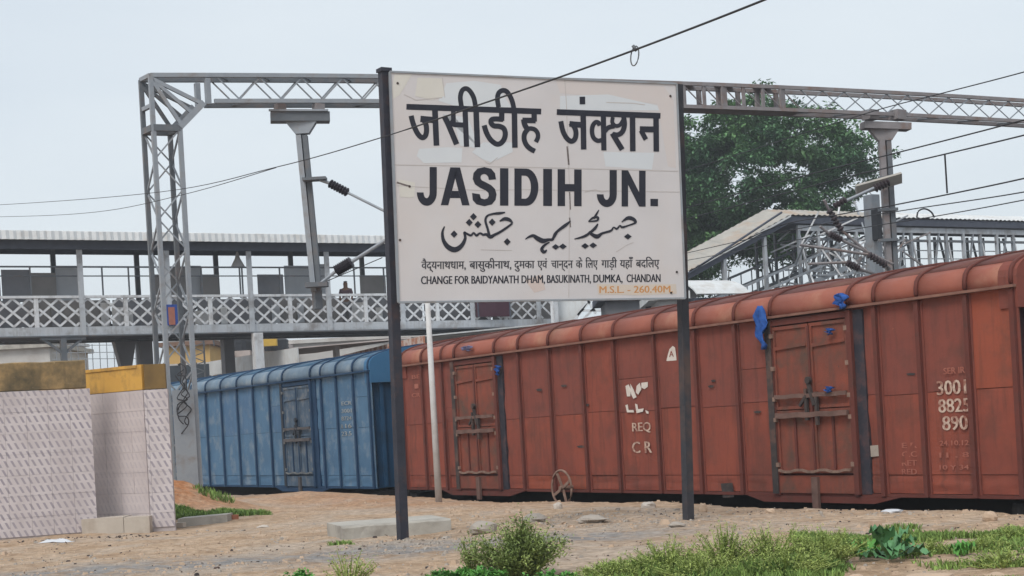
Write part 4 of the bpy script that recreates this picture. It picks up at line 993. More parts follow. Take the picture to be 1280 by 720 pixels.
# ------------------------------------------------------------------ footbridge
BA = P(0, 421, 54.4); BA.z = 0; Zd = P(0, 421, 54.4).z
def bp(s, z=0, w=0): q = BA+TB*s-TW*w; return Vector((q.x, q.y, Zd+z))
def bx(g, s0, s1, z0, z1, w0, w1):
    vs = [bp(s0, z0, w0), bp(s1, z0, w0), bp(s1, z0, w1), bp(s0, z0, w1), bp(s0, z1, w0), bp(s1, z1, w0), bp(s1, z1, w1), bp(s0, z1, w1)]
    return g.add(vs, [(0,3,2,1),(4,5,6,7),(0,1,5,4),(1,2,6,5),(2,3,7,6),(3,0,4,7)])
fbr = thing('footbridge', 'long covered grey steel footbridge with lattice sides crossing behind the portal', 'footbridge', (BA.x+9, BA.y+5, -1.1))
S0, S1, WB = -5.5, 23.5, 3.4; GH = 1.42
def fpart(name, g, m, par=None): return g.build(name, m, par or fbr)
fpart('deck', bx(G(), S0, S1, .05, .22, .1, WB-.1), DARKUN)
for w in (0, WB):
    fpart('bottom_chord', bx(G(), S0, S1, .0, .30, w-.05, w+.05), GREYPAINT)
    fpart('bottom_flange', bx(G(), S0, S1, -.05, -.004, w-.13, w+.13), GALVD)
    fpart('top_chord', bx(G(), S0, S1, GH-.09, GH, w-.07, w+.07), LATT)
pitch = 3.22; ph = 2.91
nb = 0
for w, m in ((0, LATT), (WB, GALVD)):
    s = ph-pitch*3
    while s < S1:
        for hf in (0, 1):
            a = s+hf*pitch/2+.09; b = s+(hf+1)*pitch/2-.09; zb, zt_ = .33, GH-.10; n = 2.5; hh = zt_-zb
            st = (b-a)/2.5
            for i in range(-2, 4):
                for sg in (1, -1):
                    # bar x = x0 + sg*z  at slope so that it spans the full height in st*1.25
                    x0 = a+i*st if sg > 0 else a+i*st+st*2
                    x0 += st*.25
                    run = st*2*sg
                    t0, t1 = 0., 1.
                    xa, xb = x0, x0+run
                    lo, hi_ = a, b
                    def clip(xa, xb, t0, t1):
                        if xa == xb: return None
                        for lim, s_ in ((lo, 1), (hi_, -1)):
                            f0 = (xa+(xb-xa)*t0-lim)*s_; f1 = (xa+(xb-xa)*t1-lim)*s_
                            if f0 < 0 and f1 < 0: return None
                            if f0 < 0: t0 = t0+(t1-t0)*(-f0)/(f1-f0)
                            elif f1 < 0: t1 = t0+(t1-t0)*f0/(f0-f1)
                        return t0, t1
                    c_ = clip(xa, xb, 0., 1.)
                    if not c_ or c_[1]-c_[0] < .12: continue
                    t0, t1 = c_
                    if xa+(xb-xa)*t0 < S0 or xa+(xb-xa)*t1 > S1: continue
                    if nb < 296:
                        G().bar(bp(xa+(xb-xa)*t0, zb+hh*t0, w+(.012 if sg > 0 else -.012)), bp(xa+(xb-xa)*t1, zb+hh*t1, w+(.012 if sg > 0 else -.012)), .08, .02, TW).build('lattice_bar', m, fbr); nb += 1
                    
            mid_s = s+pitch/2
        if S0 < s+pitch/2 < S1: fpart('gusset_post', bx(G(), s+pitch/2-.075, s+pitch/2+.075, .30, GH-.09, w-.045, w+.045), m)
        s += pitch
# posts carrying the roof
RZ = 3.68
s = ph-pitch*2
while s < S1+.1:
    fpart('roof_post', bx(G(), s-.10, s+.10, -.0, RZ-.25, -.10, -.052), GREYPAINT)
    fpart('roof_post', bx(G(), s-.09, s+.09, GH, RZ-.1, WB-.05, WB+.07), GALVD)
    s += pitch
# roof: corrugated sheets, one per ~1.1 m
g = G()
s = S0-.3; k = 0
rr = random.Random(3)
while s < S1+.3:
    a, b = s, min(s+1.07, S1+.4)
    g = G(); n = 8; dz = rr.uniform(-.012, .012)
    for i in range(n+1):
        x = a+(b-a)*i/n; zc = .022*(1 if i % 2 else -1)
        g.v += [bp(x, RZ-.34, -.60+zc), bp(x, RZ-.03, -.55+zc), bp(x, RZ+.0+zc*.3+dz*.3, -.46), bp(x, RZ+.2+zc, WB/2), bp(x, RZ+zc, WB+.55)]
    for i in range(n): g.f += [(i*5+q, i*5+5+q, i*5+6+q, i*5+1+q) for q in range(4)]
    ob = fpart('roof_sheet', g, ROOFW); md = ob.modifiers.new('t', 'SOLIDIFY'); md.thickness = .015
    s += 1.05
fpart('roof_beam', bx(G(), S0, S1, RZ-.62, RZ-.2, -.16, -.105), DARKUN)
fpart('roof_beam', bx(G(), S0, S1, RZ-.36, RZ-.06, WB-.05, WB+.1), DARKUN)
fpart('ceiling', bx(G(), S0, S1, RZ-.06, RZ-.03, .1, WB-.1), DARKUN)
fpart('eave_purlin', bx(G(), S0, S1, RZ-.14, RZ-.06, -.48, -.42), GREYPAINT)
# handrails and sheets seen above the lattice
for w in (.25,):
    G().tube([bp(S0, 2.48, w), bp(S1, 2.48, w)], .032, 8).build('handrail', GALVD, fbr)
    G().tube([bp(S0, 2.15, w), bp(S1, 2.15, w)], .022, 8).build('handrail', GALVD, fbr)
def s_at(px, py=380, w=0.):
    u = uv(px, py)[0]/F; q = BA-TW*w; return (u*q.y-q.x)/(TB.x-u*TB.y)
for px in (38, 128, 161, 252, 300, 303, 350, 443, 480): 
    s = s_at(px, 350, .25); G().bar(bp(s, GH-.1, .25), bp(s, 2.48, .25), .05, .05).build('rail_post', GALVD, fbr)
for x0, x1, yt, yb, m in [(2,38,337,369,SHEETD),(38,70,341,369,SHEETB),(70,101,332,369,SHEETL),(187,210,343,369,SHEETB),(212,232,334,369,SHEETB),(232,252,332,369,SHEETL),(252,273,343,363,SHEETB),(322,354,343,367,SHEETD),(356,398,332,366,SHEETL),(398,412,330,366,SHEETL),(450,482,344,366,SHEETB),(-60,0,340,369,SHEETD)]:
    w = 1.1 if m is SHEETL else .9
    a, b = s_at(x0, 350, w), s_at(x1, 350, w); D = bp(a, 0, w).y; zt_ = P(x0, yt, D).z-Zd; zb = P(x0, yb, D).z-Zd-.25
    fpart('side_sheet', bx(G(), a, b, zb, zt_, w, w+.03), m)
for a in [x*3.22+S0 for x in range(9)]:
    fpart('walkway_screen', bx(G(), a+.05, min(a+3.17, S1), .30, GH-.12, .52, .55), random.choice([SHEETD, SHEETD, SHEETB]))
# things behind the lattice
for x0, x1, m in [(126,136,CORRW),(150,166,ROOFW),(276,284,ROOFW),(372,380,SHEETL),(470,478,CORRW),(140,158,CORRW),(243,262,CORRW),(20,36,SHEETD),(440,455,CORRW),(340,350,SHEETL),(64,76,SHEETD)]:
    a, b = s_at(x0, 390, .4), s_at(x1, 390, .4); fpart('inner_sheet', bx(G(), a, b, .35, .35+random.uniform(.5, .85), .4, .43), m)
a, b = s_at(205, 400, -.2), s_at(226, 400, -.2)
nbd = thing('notice_board', 'small blue and orange notice board fixed to the bridge side behind the portal column', 'notice board', tuple(bp(a, 0, -.2)))
bx(G(), a, b, .28, 1.05, -.2, -.16).build('panel', POSTERB, nbd); bx(G(), a+(b-a)*.28, a+(b-a)*.66, .30, .95, -.215, -.202).build('print', POSTERR, nbd)
a, b = s_at(597, 390, -.25), s_at(638, 390, -.25)
mb = thing('maroon_hoarding', 'dark maroon hoarding box hung on the bridge below the name board', 'hoarding', tuple(bp(a, 0, -.25)))
bx(G(), a, b, .42, 1.36, -.25, -.1).build('box_panel', MAROON, mb)
for e in ((a, a+.05), (b-.05, b)): bx(G(), e[0], e[1], .40, 1.38, -.28, -.251).build('box_frame', DARKUN, mb)
# lamp under the roof
lp = thing('pendant_lamp', 'pale conical lamp hanging under the footbridge roof by the fourth post', 'lamp', tuple(bp(s_at(298, 320, 1), 3.0, 1)))
c = P(297, 326, bp(s_at(298, 320, 1), 0, 1).y); G().tube([c+Vector((0, 0, .35)), c+Vector((0, 0, .1)), c-Vector((0, 0, .25))], [.03, .10, .28], 14).build('lamp_shade', CORRW, lp); G().tube([c+Vector((0, 0, .35)), c+Vector((0, 0, .8))], .02, 6).build('lamp_cord', CABLE, lp)
# support columns below the bridge
def fcol(px, label, w_=.28, m=GREYPAINT, flare=True, wdist=0, yb=-1.1):
    s = s_at(px, 430, wdist); t_ = thing('bridge_column', label, 'column', (bp(s, 0, wdist).x, bp(s, 0, wdist).y, -1.1), group='columns carrying the footbridge')
    p = bp(s, -.06, wdist)
    G().bar(Vector((p.x, p.y, -1.1)), p, w_, w_).build('column_shaft', m, t_)
    if flare:
        for sg in (1, -1): G().bar(p+TB*sg*.75+Vector((0, 0, -.02)), p+Vector((0, 0, -.6)), .09, .09).build('knee_brace', m, t_)
        G().bar(p-TB*.8-Vector((0, 0, .05)), p+TB*.8-Vector((0, 0, .05)), .16, .1).build('column_cap', m, t_)
    return t_
fcol(79, 'grey bridge column with knee braces above the mossy coping', .2, GALVD)
fcol(322, 'tall pale grey bridge column rising just left of the drop arm', .34, LATT, False, -.12)
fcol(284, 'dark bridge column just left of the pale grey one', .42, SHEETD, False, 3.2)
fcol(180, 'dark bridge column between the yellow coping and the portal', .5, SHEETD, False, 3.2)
fcol(660, 'bridge column behind the roof of the red wagon', .3, GREYPAINT, False, 1)
s = s_at(155, 430, 3.2); t_ = thing('tapering_pier', 'dark tapering pier under the bridge left of the portal column', 'pier', (bp(s, 0, 3.2).x, bp(s, 0, 3.2).y, -1.1))
p = bp(s, -.05, 3.2); g = G(); 
for dz, hw in ((0, .42), (-1.3, .14), (-4.9, .14)): g.v += [p+TB*hw+TW*.2+Vector((0,0,dz)), p-TB*hw+TW*.2+Vector((0,0,dz)), p-TB*hw-TW*.2+Vector((0,0,dz)), p+TB*hw-TW*.2+Vector((0,0,dz))]
g.f = [(0,1,2,3)]+[(k*4+i, k*4+(i+1) % 4, k*4+4+(i+1) % 4, k*4+4+i) for k in (0, 1) for i in range(4)]
recalc(g.build('pier_shaft', SHEETD, t_))
# white end post of the bridge and stair frame seen under the name board
def frame_thing(): pass
es = thing('stair_tower', 'white stair enclosure with triangular lattice under the right half of the name board', 'stair', (*bp(24, 0).xy, -1.1))
D_ = 62
G().bar(P(693, 405, D_)-Vector((0, 0, 5)), P(690, 330, D_), .22, .22).build('corner_post', LATT, es)
G().sheet([P(697, 404, D_+.4), P(722, 398, D_+.4), P(735, 378, D_+.4), P(735, 330, D_+.4), P(697, 330, D_+.4)], .1, (0, -1, 0)).build('side_panel', ROOFW, es)
G().bar(P(722, 402, D_), P(712, 405, D_)+Vector((0, 0, 0)), .1, .1).build('stair_stringer', LATT, es)
for a, b in [((718,400),(738,372)),((738,372),(760,392)),((727,388),(752,388)),((722,394),(742,372)),((730,398),(748,380)),((745,392),(735,376))]:
    G().bar(P(*a, D_-.2), P(*b, D_-.2), .09, .09).build('stair_brace', LATT, es)
for px in (770, 790, 812): pass

# right-hand footbridge with ramp roof
D0 = 62.6; RA = P(988, 268, D0); RA0 = Vector((RA.x, RA.y, 0)); Rz = RA.z
def rp(s, z=0, w=0): q = RA0+TB*s-TW*w; return Vector((q.x, q.y, Rz+z))
rb = thing('station_footbridge', 'second footbridge with a ramp roof sloping down before the tree on the right', 'footbridge', (RA.x+4, RA.y+4, -1.1))
RW_ = 3.0; ridge = .62; LR = 24
# flat part roof sheets
s = 0; rr = random.Random(8)
while s < LR:
    a, b = s, s+1.15; g = G(); n = 8; dz = rr.uniform(-.01, .01)
    for i in range(n+1):
        x = a+(b-a)*i/n; zc = .022*(1 if i % 2 else -1); fx = ridge/1.0
        g.v += [rp(x, zc+dz, 0), rp(x, zc+dz+.42, RW_/2), rp(x, zc+dz, RW_)]
    for i in range(n): g.f += [(i*3, i*3+3, i*3+4, i*3+1), (i*3+1, i*3+4, i*3+5, i*3+2)]
    ob = g.build('roof_sheet', ROOFW if s > 5 else ROOFT, rb); md = ob.modifiers.new('t', 'SOLIDIFY'); md.thickness = .015
    s += 1.12
# ramp: from the corner down to the left
Lr = 6.0; drop = P(860, 346, 59.2).z-Rz
for k in range(6):
    a, b = -Lr*k/6, -Lr*(k+1)/6
    for i, (w0, w1, z0, z1) in enumerate(((0, RW_/2, 0, .42), (RW_/2, RW_, .42, 0))):
        g = G(); n = 6
        for j in range(n+1):
            x = a+(b-a)*j/n; zz = drop*(-x/Lr); zc = .018*(1 if j % 2 else -1)+rr.uniform(-.004, .004)
            g.v += [rp(x, zz+z0+zc, w0), rp(x, zz+z1+zc, w1)]
        g.f = [(j*2, j*2+1, j*2+3, j*2+2) for j in range(n)]
        ob = g.build('ramp_roof_sheet', ROOFT, rb); md = ob.modifiers.new('t', 'SOLIDIFY'); md.thickness = .015
def rbx(g, s0, s1, z0, z1, w0, w1, dz=0):
    vs = [rp(s0, z0, w0), rp(s1, z0+dz, w0), rp(s1, z0+dz, w1), rp(s0, z0, w1), rp(s0, z1, w0), rp(s1, z1+dz, w0), rp(s1, z1+dz, w1), rp(s0, z1, w1)]
    return g.add(vs, [(0,3,2,1),(4,5,6,7),(0,1,5,4),(1,2,6,5),(2,3,7,6),(3,0,4,7)])
rbx(G(), 0, -Lr, -.10, -.03, -.04, .0, drop).build('ramp_fascia', ROOFW, rb)
rbx(G(), 0, -Lr, -.34, -.105, .05, RW_-.1, drop).build('ramp_ceiling', DARKUN, rb)
rbx(G(), 0, LR, -.34, -.06, .05, RW_-.1).build('ceiling', DARKUN, rb)
rbx(G(), .5, LR, -.62, -.40, .16, .26).build('top_chord', GREYPAINT, rb)
rbx(G(), .5, LR, -1.0, -.9, .16, .26).build('mid_rail', GALVD, rb)
rbx(G(), .5, LR, -3.6, -3.3, .16, .26).build('bottom_chord', GREYPAINT, rb)
rbx(G(), .5, LR, -3.6, -3.3, RW_-.2, RW_-.1).build('bottom_chord', GREYPAINT, rb)
rbx(G(), .5, LR, -3.45, -3.35, .27, RW_-.21).build('deck', DARKUN, rb)
for zz in (-1.35, -1.7, -2.1): G().tube([rp(5, zz, .3), rp(LR, zz, .3)], .025, 6).build('handrail', GALV, rb)
s = .55; k = 0
while s < LR:
    rbx(G(), s-.06, s+.06, -3.3, -.6, .15, .27).build('truss_post', GREYPAINT if k % 2 else GALV, rb)
    rbx(G(), s-.05, s+.05, -3.3, -.4, RW_-.2, RW_-.1).build('truss_post', GALVD, rb)
    if k % 2 == 0:
        G().bar(rp(s, -.6, .2), rp(s+.62, -3.3, .2), .07, .07).build('truss_diagonal', LATT, rb)
        G().bar(rp(s+.3, -.4, RW_-.15), rp(s+1.1, -3.3, RW_-.15), .08, .08).build('truss_diagonal', GALVD, rb)
    else:
        G().bar(rp(s+.62, -.6, .2), rp(s, -3.3, .2), .07, .07).build('truss_diagonal', GALV, rb)
    s += 1.05; k += 1
for s in (4.2, 9.5, 15, 20.5): rbx(G(), s-.14, s+.14, -Rz-1.1, -3.6, .3, .6).build('support_column', GALV, rb)
for x in (-1.3, -3.4, -5.6):
    dz = drop*(-x/Lr); rbx(G(), x-.07, x+.07, -Rz-1.1, -.34+dz, .1, .24).build('ramp_post', GREYPAINT, rb); rbx(G(), x-.06, x+.06, -Rz-1.1, -.34+dz, RW_-.25, RW_-.12).build('ramp_post', GALVD, rb)
# stair flights below: stringers, rails, balusters
def flight(sa, za, sb_, zb_, w, m, rails=(0, .5, 1.0)):
    for r in rails: G().bar(rp(sa, za+r, w), rp(sb_, zb_+r, w), .06, .09 if r else .2).build('stair_rail', m, rb)
    n = int(abs(sb_-sa)/.55)
    for i in range(n+1):
        f = i/n; G().bar(rp(sa+(sb_-sa)*f, za+(zb_-za)*f, w), rp(sa+(sb_-sa)*f, za+(zb_-za)*f+rails[-1], w), .035, .035).build('baluster', m, rb)
flight(3.6, -1.9, -5.2, -1.9+drop*8.8/Lr*.75, .0, GALV); flight(4.8, -3.2, -3.5, -3.2+drop*8.3/Lr*.7, -.5, LATT); flight(3.5, -1.6, -5.5, -1.6+drop*9/Lr*.75, 1.4, GALVD)
flight(5.4, -2.2, 0.4, -3.9, -.8, GALV, (0, .4, .8))
rnd = random.Random(12)
for k in range(80):
    s = rnd.uniform(-.4, 5.6); z = rnd.uniform(-3.5, -.9); l = rnd.uniform(.8, 2.6); an = rnd.choice([.45, .5, -.5, 1.2, -1.1, 0])
    G().bar(rp(s, z, rnd.uniform(-1, 2)), rp(s+l*math.cos(an), z+l*math.sin(an), rnd.uniform(-1, 2)), .06, .06).build('frame_bar', rnd.choice([GALV, LATT, LATT, GALVB]), rb)
G().tube([P(860, 342, 58.5), P(977, 265.5, 62.0)], .045, 6).build('ridge_cable', DARKUN, rb)

def house(name, label, x0, x1, ytop, D, depth, m, roofm=None, cat='building', wins=0, zb=-1.1, over=.3):
    a = P(x0, ytop, D); b = P(x1, ytop, D); t_ = thing(name, label, cat, ((a.x+b.x)/2, D, zb))
    z = a.z; G().box(a.x, D, zb, b.x, D+depth, z).build('wall', m, t_)
    G().box(a.x-over, D-over, z+.003, b.x+over, D+depth+over, z+.25).build('roof', roofm or m, t_)
    for i in range(wins):
        wx = a.x+(b.x-a.x)*(i+.5)/wins; wz = z-1.6
        f = G().box(wx-.55, D-.05, wz-.6, wx+.55, D-.003, wz+.6).build('window', BILLP, t_); G().box(wx-.45, D-.07, wz-.5, wx+.45, D-.052, wz+.5).build('pane', GLASSD, f)
    return t_
# pale curved shed roofs between sign and ramp
def barrel(name, label, px, py, D, L_, r, m):
    c = P(px, py, D); t_ = thing(name, label, 'shed', (c.x, c.y, -1.1)); g = G(); n = 10
    for s_ in (-L_/2, L_/2):
        for i in range(n+1):
            a = math.pi*(.12+.76*i/n); q = TW*(r*math.cos(a))+TB*s_; g.v.append(c+Vector((q.x, q.y, r*.55*math.sin(a)-r*.5)))
    g.f = [(i, i+1, n+2+i, n+1+i) for i in range(n)]
    ob = g.build('roof', m, t_); md = ob.modifiers.new('t', 'SOLIDIFY'); md.thickness = .05
    bx2 = G(); q0 = c-TW*r*.85-TB*L_/2*.97; q1 = c+TW*r*.85-TB*L_/2*.97; q2 = c+TW*r*.85+TB*L_/2*.97; q3 = c-TW*r*.85+TB*L_/2*.97
    bx2.add([(q.x, q.y, -1.1) for q in (q0, q1, q2, q3)]+[(q.x, q.y, c.z-r*.35) for q in (q0, q1, q2, q3)], [(0,3,2,1),(4,5,6,7),(0,1,5,4),(1,2,6,5),(2,3,7,6),(3,0,4,7)])
    bx2.build('wall', DARKUN, t_); return t_
barrel('shed', 'pale curved shed roof peeping over the red wagon right of the sign', 868, 356, 52, 2.2, 1.6, ROOFW)
house('shed', 'dark low shed under the lower right edge of the name board', 757, 818, 377, 56, 3, SHEETD, DARKUN, 'shed')
house('shed', 'white shed roof sliver between the dark shed and the right sign post', 822, 850, 376, 50, 3, CORRW, ROOFW, 'shed')

# person on the bridge: body grown from joints with a skin modifier
def person(s, w):
    base = bp(s, .22, w); t_ = thing('person', 'person in a dark maroon shirt standing on the footbridge left of the sign', 'person', tuple(base))
    def skin(name, pts, edges, rad, m):
        me = bpy.data.meshes.new(name); me.from_pydata([tuple(Vector(p)) for p in pts], edges, []); me.materials.append(m)
        ob = bpy.data.objects.new(name, me); COL.objects.link(ob); ob.parent = t_
        md = ob.modifiers.new('s', 'SKIN'); 
        for v, r in zip(me.skin_vertices[0].data, rad): v.radius = r if isinstance(r, tuple) else (r, r)
        me.skin_vertices[0].data[0].use_root = True
        sd_ = ob.modifiers.new('d', 'SUBSURF'); sd_.levels = 1; sd_.render_levels = 1; return ob
    pts = [(0,0,.92),(0,0,1.15),(0,.01,1.40),(0,.0,1.50),(0,-.02,1.62),(0,-.03,1.72), (-.19,0,1.40),(-.24,-.03,1.13),(-.20,-.22,.98),(-.18,-.30,.96),(.19,0,1.40),(.25,-.02,1.13),(.22,-.20,.97),(.2,-.28,.95),
           (-.10,0,.88),(-.11,.02,.48),(-.11,.0,.08),(-.11,-.14,.03),(.10,0,.88),(.11,-.02,.48),(.11,0,.08),(.11,-.14,.03)]
    ed = [(0,1),(1,2),(2,3),(3,4),(4,5),(2,6),(6,7),(7,8),(8,9),(2,10),(10,11),(11,12),(12,13),(0,14),(14,15),(15,16),(16,17),(0,18),(18,19),(19,20),(20,21)]
    rad = [(.15,.11),(.14,.10),(.15,.10),.065,(.105,.115),(.085,.10),.06,.045,.035,.035,.06,.045,.035,.035,.09,.06,.045,.04,.09,.06,.045,.04]
    skin('body', pts, ed, rad, SKIN)
    skin('shirt', [(0,0,.90),(0,0,1.15),(0,.01,1.40),(-.19,0,1.40),(-.235,-.02,1.2),(.19,0,1.40),(.245,-.01,1.2)], [(0,1),(1,2),(2,3),(3,4),(2,5),(5,6)], [(.17,.13),(.165,.125),(.17,.12),.078,.065,.078,.065], CLOTH)
    skin('trousers', [(0,0,.93),(-.10,0,.85),(-.11,.02,.48),(-.11,0,.1),(.10,0,.85),(.11,-.02,.48),(.11,0,.1)], [(0,1),(1,2),(2,3),(0,4),(4,5),(5,6)], [(.16,.12),.105,.078,.06,.105,.078,.06], SHEETD)
    skin('hair', [(0,.02,1.68),(0,.0,1.76)], [(0,1)], [(.112,.12),(.09,.10)], HAIR)
    return t_
pp = person(s_at(432, 360, .45), .45)

# ------------------------------------------------------------------ things beyond the bridge
house('building', 'long low white building with flat roof at the far left under the bridge', -60, 62, 441, 88, 8, BILLP, CONC)
house('building', 'pale distant block rising above the low white building', 30, 62, 428, 120, 10, BILLP, BILLP, wins=2)
house('building', 'yellow ochre building behind the portal column', 205, 262, 434, 90, 8, mat('ochre_wall', (.62, .40, .14), (.52, .33, .12), 1, .8, dirt=(.4, .28, .14), damt=.5), mat('brown_roof', (.22, .13, .09), None, 2, .8), wins=3)
house('building', 'pinkish block with flat roof right of the ochre building', 262, 345, 436, 98, 8, PINKB, PINKB, wins=4)
house('building', 'white upper storey seen between portal column and dark bridge column', 206, 250, 423, 125, 8, BILLP, BILLP)
# sloping shed roof and platform canopy parallel to the tracks
def canopy(label, a, b, Z, width, slope, m, fm, nm='platform_canopy'):
    pa = P(*a, 1); D1 = (Z)/((uv(*a)[1])/F); D2 = Z/((uv(*b)[1])/F)
    A_, B_ = P(*a, D1), P(*b, D2); t_ = thing(nm, label, 'canopy', (A_.x, A_.y, -1.1))
    d = (B_-A_).normalized(); n_ = Vector((d.y, -d.x, 0)).normalized()
    if n_.x < 0: n_ = -n_
    n = int((B_-A_).length/1.6)
    for i in range(n):
        p = A_.lerp(B_, i/n); q = A_.lerp(B_, (i+.96)/n)
        G().sheet([p, q, q+n_*width+Vector((0, 0, slope)), p+n_*width+Vector((0, 0, slope))][::-1], .05, (0, 0, 1)).build('roof_sheet', m, t_)
        if i % 2 == 0: G().bar(p+n_*.2-Vector((0,0,.1)), p+n_*.5-Vector((0, 0, .75)), .15, .1).build('bracket', BILLP, t_)
    G().bar(A_-Vector((0, 0, .3)), B_-Vector((0, 0, .3)), .06, .58).build('fascia', fm, t_)
    for i in range(0, n, 4):
        p = A_.lerp(B_, i/n)+n_*width*.5; G().bar(Vector((p.x, p.y, -1.1)), p+Vector((0, 0, slope*.4)), .2, .2).build('canopy_post', CORRW, t_)
    return t_
RUSTF = mat('rusty_white_fascia', (.60, .50, .45), (.42, .18, .11), 2.2, .8, mid=.5, width=.06)
canopy('long pale platform canopy with rust stained fascia running behind the blue wagon', (395, 452), (530, 419), 3.35, 6, .35, ROOFW, RUSTF)
canopy('grey sloping shed roof behind the blue wagon left of the canopy', (262, 452), (372, 434), 3.3, 5, .3, PINKB, ROOFW)
house('building', 'pale building wall below the rust stained canopy fascia', 352, 560, 431, 104, 6, BILLP, BILLP)
# water tanks
def tank(px, py, D, r, h, label, m=BLACKT):
    c = P(px, py, D); t_ = thing('water_tank', label, 'water tank', tuple(c-Vector((0, 0, h))))
    G().tube([c-Vector((0,0,h)), c-Vector((0,0,h*.15)), c-Vector((0,0,h*.05)), c], [r, r, r*.8, r*.35], 16).build('tank_body', m, t_, smooth=False)
    for k in range(3): zz = c.z-h*(.3+.25*k); G().tube([Vector((c.x, c.y, zz)), Vector((c.x, c.y, zz+.06))], r*1.03, 16).build('tank_ring', m, t_)
    G().tube([c, c+Vector((0,0,.12))], r*.3, 12).build('tank_lid', m, t_)
    g = G(); g.box(c.x-r, c.y-r, -1.1, c.x+r, c.y+r, c.z-h-.01); g.build('tank_stand', PINKB, t_)
tank(297, 419, 96, .85, 1.0, 'black water tank behind the dark bridge column')
tank(345, 423, 97, .75, .8, 'black water tank with a yellow band left of the drop arm')
yb = P(335, 427, 96); tag(G().box(yb.x-.9, 95.5, yb.z-.3, yb.x+.6, 95.9, yb.z+.15).build('yellow_sign', mat('yellow_panel', (.66, .42, .06), None, 3, .6)), 'small yellow panel in front of the right water tank', 'panel')
# wire fence posts and small mast tangle near x 240..262
ms_ = thing('lattice_mast', 'thin lattice mast standing left of the dark bridge column', 'mast', (*P(248, 450, 66).xy, -1.1))
for px in (240, 256): G().bar(Vector((P(px, 470, 66).x, 66, -1.1)), P(px-2, 418, 66), .06, .06).build('mast_leg', GALVD, ms_)
for k in range(10):
    a, b = (240, 256) if k % 2 else (256, 240); G().bar(P(a, 476-k*6, 66), P(b, 470-k*6, 66), .04, .04).build('mast_brace', GALVD, ms_)
for k in range(5): G().bar(P(236+k*7, 414+(k % 2)*8, 66), P(244+k*6, 432-(k % 2)*10, 66), .05, .05).build('mast_arm', GALVD, ms_)
# thin antenna frame behind tapering pier
af = thing('railing_fence', 'thin pale wire fence seen beneath the bridge beyond the mossy coping', 'fence', (*P(120, 440, 70).xy, -1.1))
for k in range(12): x = 70+k*9; G().bar(Vector((P(x, 450, 70).x, 70, -1.1)), P(x, 426+(k % 3)*2, 70), .03, .03).build('fence_post', GALV, af)
for y in (432, 441, 449): G().bar(P(66, y, 70), P(176, y-1, 70), .03, .03).build('fence_rail', GALV, af)

# ------------------------------------------------------------------ plants
def leaves(g, c, n, spread, size, rnd, droop=.3, aspect=.45, shape=None):
    for _ in range(n):
        while True:
            p = Vector((rnd.uniform(-1, 1), rnd.uniform(-1, 1), rnd.uniform(-1, 1)))
            if p.length < 1: break
        p = Vector((p.x*spread[0], p.y*spread[1], p.z*spread[2]))+c
        a = rnd.uniform(0, 6.283); e = rnd.gauss(-droop, .45); l = size*rnd.uniform(.6, 1.3)
        d = Vector((math.cos(a)*math.cos(e), math.sin(a)*math.cos(e), math.sin(e)))
        s_ = d.cross(Vector((rnd.uniform(-.5, .5), rnd.uniform(-.5, .5), 1))).normalized()*l*aspect*.5
        k = len(g.v); mid = p+d*l*.5+Vector((0, 0, l*.08))
        g.v += [p, mid+s_, p+d*l, mid-s_]; g.f.append((k, k+1, k+2, k+3))
def limb(g, p, d, L_, r, depth, rnd, tips, spread=.55):
    q = p+d*L_; m = p.lerp(q, .5)+Vector((rnd.uniform(-1, 1), rnd.uniform(-1, 1), rnd.uniform(-.3, .6)))*L_*.07
    g.tube([p, m, q], [r, r*.82, r*.66], 7)
    if depth <= 1: tips.append(m)
    if depth == 0: tips.append(q); return
    for k in range(rnd.choice((2, 3, 3))):
        nd = (d+Vector((rnd.uniform(-1, 1), rnd.uniform(-1, 1), rnd.uniform(-.25, .75)))*spread*1.35).normalized()
        limb(g, q if k < 2 else m, nd, L_*rnd.uniform(.68, .85), r*.6, depth-1, rnd, tips, spread)
def tree(label, base, H, crown, seed, nleaf=90000):
    rnd = random.Random(seed); t_ = thing('broadleaf_tree', label, 'tree', tuple(base))
    g = G(); tips = []
    tz = base+Vector((0, 0, H*.30)); g.tube([base, base+Vector((.1, 0, H*.15)), tz], [.42, .34, .30], 10)
    g.build('trunk', BARK, t_, smooth=True)
    g = G()
    for k in range(9):
        a = k*2.4+rnd.uniform(-.3, .3); sp = rnd.uniform(.5, 1.25)
        limb(g, tz-Vector((0, 0, rnd.uniform(0, 1))), Vector((math.cos(a)*sp, math.sin(a)*sp, 1.0)).normalized(), H*.17, .17, 3, rnd, tips)
    g.build('limbs', BARK, t_, smooth=True)
    # lobes of the crown
    g = G(); cc, (ra, rb_, rc) = crown
    lob = []
    tries = 0
    while len(lob) < 300 and tries < 9000:
        tries += 1
        v = Vector((rnd.gauss(0, 1), rnd.gauss(0, 1), rnd.gauss(0, 1))).normalized()*rnd.uniform(.25, .92)**.5
        v = Vector((v.x*ra, v.y*rb_, v.z*rc))
        nn = noise.noise((cc+v)*.28+Vector((seed, 0, 0)))
        if nn < -.42: continue
        lob.append((cc+v*(.97+.12*noise.noise(v*.5)), rnd.uniform(.55, 1.15)))
    per = nleaf//len(lob)
    for c, r in lob:
        for k in range(3):
            o_ = Vector((rnd.uniform(-1, 1), rnd.uniform(-1, 1), rnd.uniform(-.5, .5)))*r*.8
            leaves(g, c+o_, per//3, (r*.62, r*.62, r*.34), .24, rnd, .35, .5)
    fo = g.build('crown', TREEL, t_); return t_
tb = P(968, 240, 75); 
tree('large dark green tree behind the right footbridge, its crown reaching the portal beam', Vector((tb.x, 75, -1.1)), 12.5, (Vector((tb.x-1.1, 75, P(960, 208, 75).z-.8)), (6.15, 4.6, 4.3)), 5)
tb2 = P(835, 300, 84)
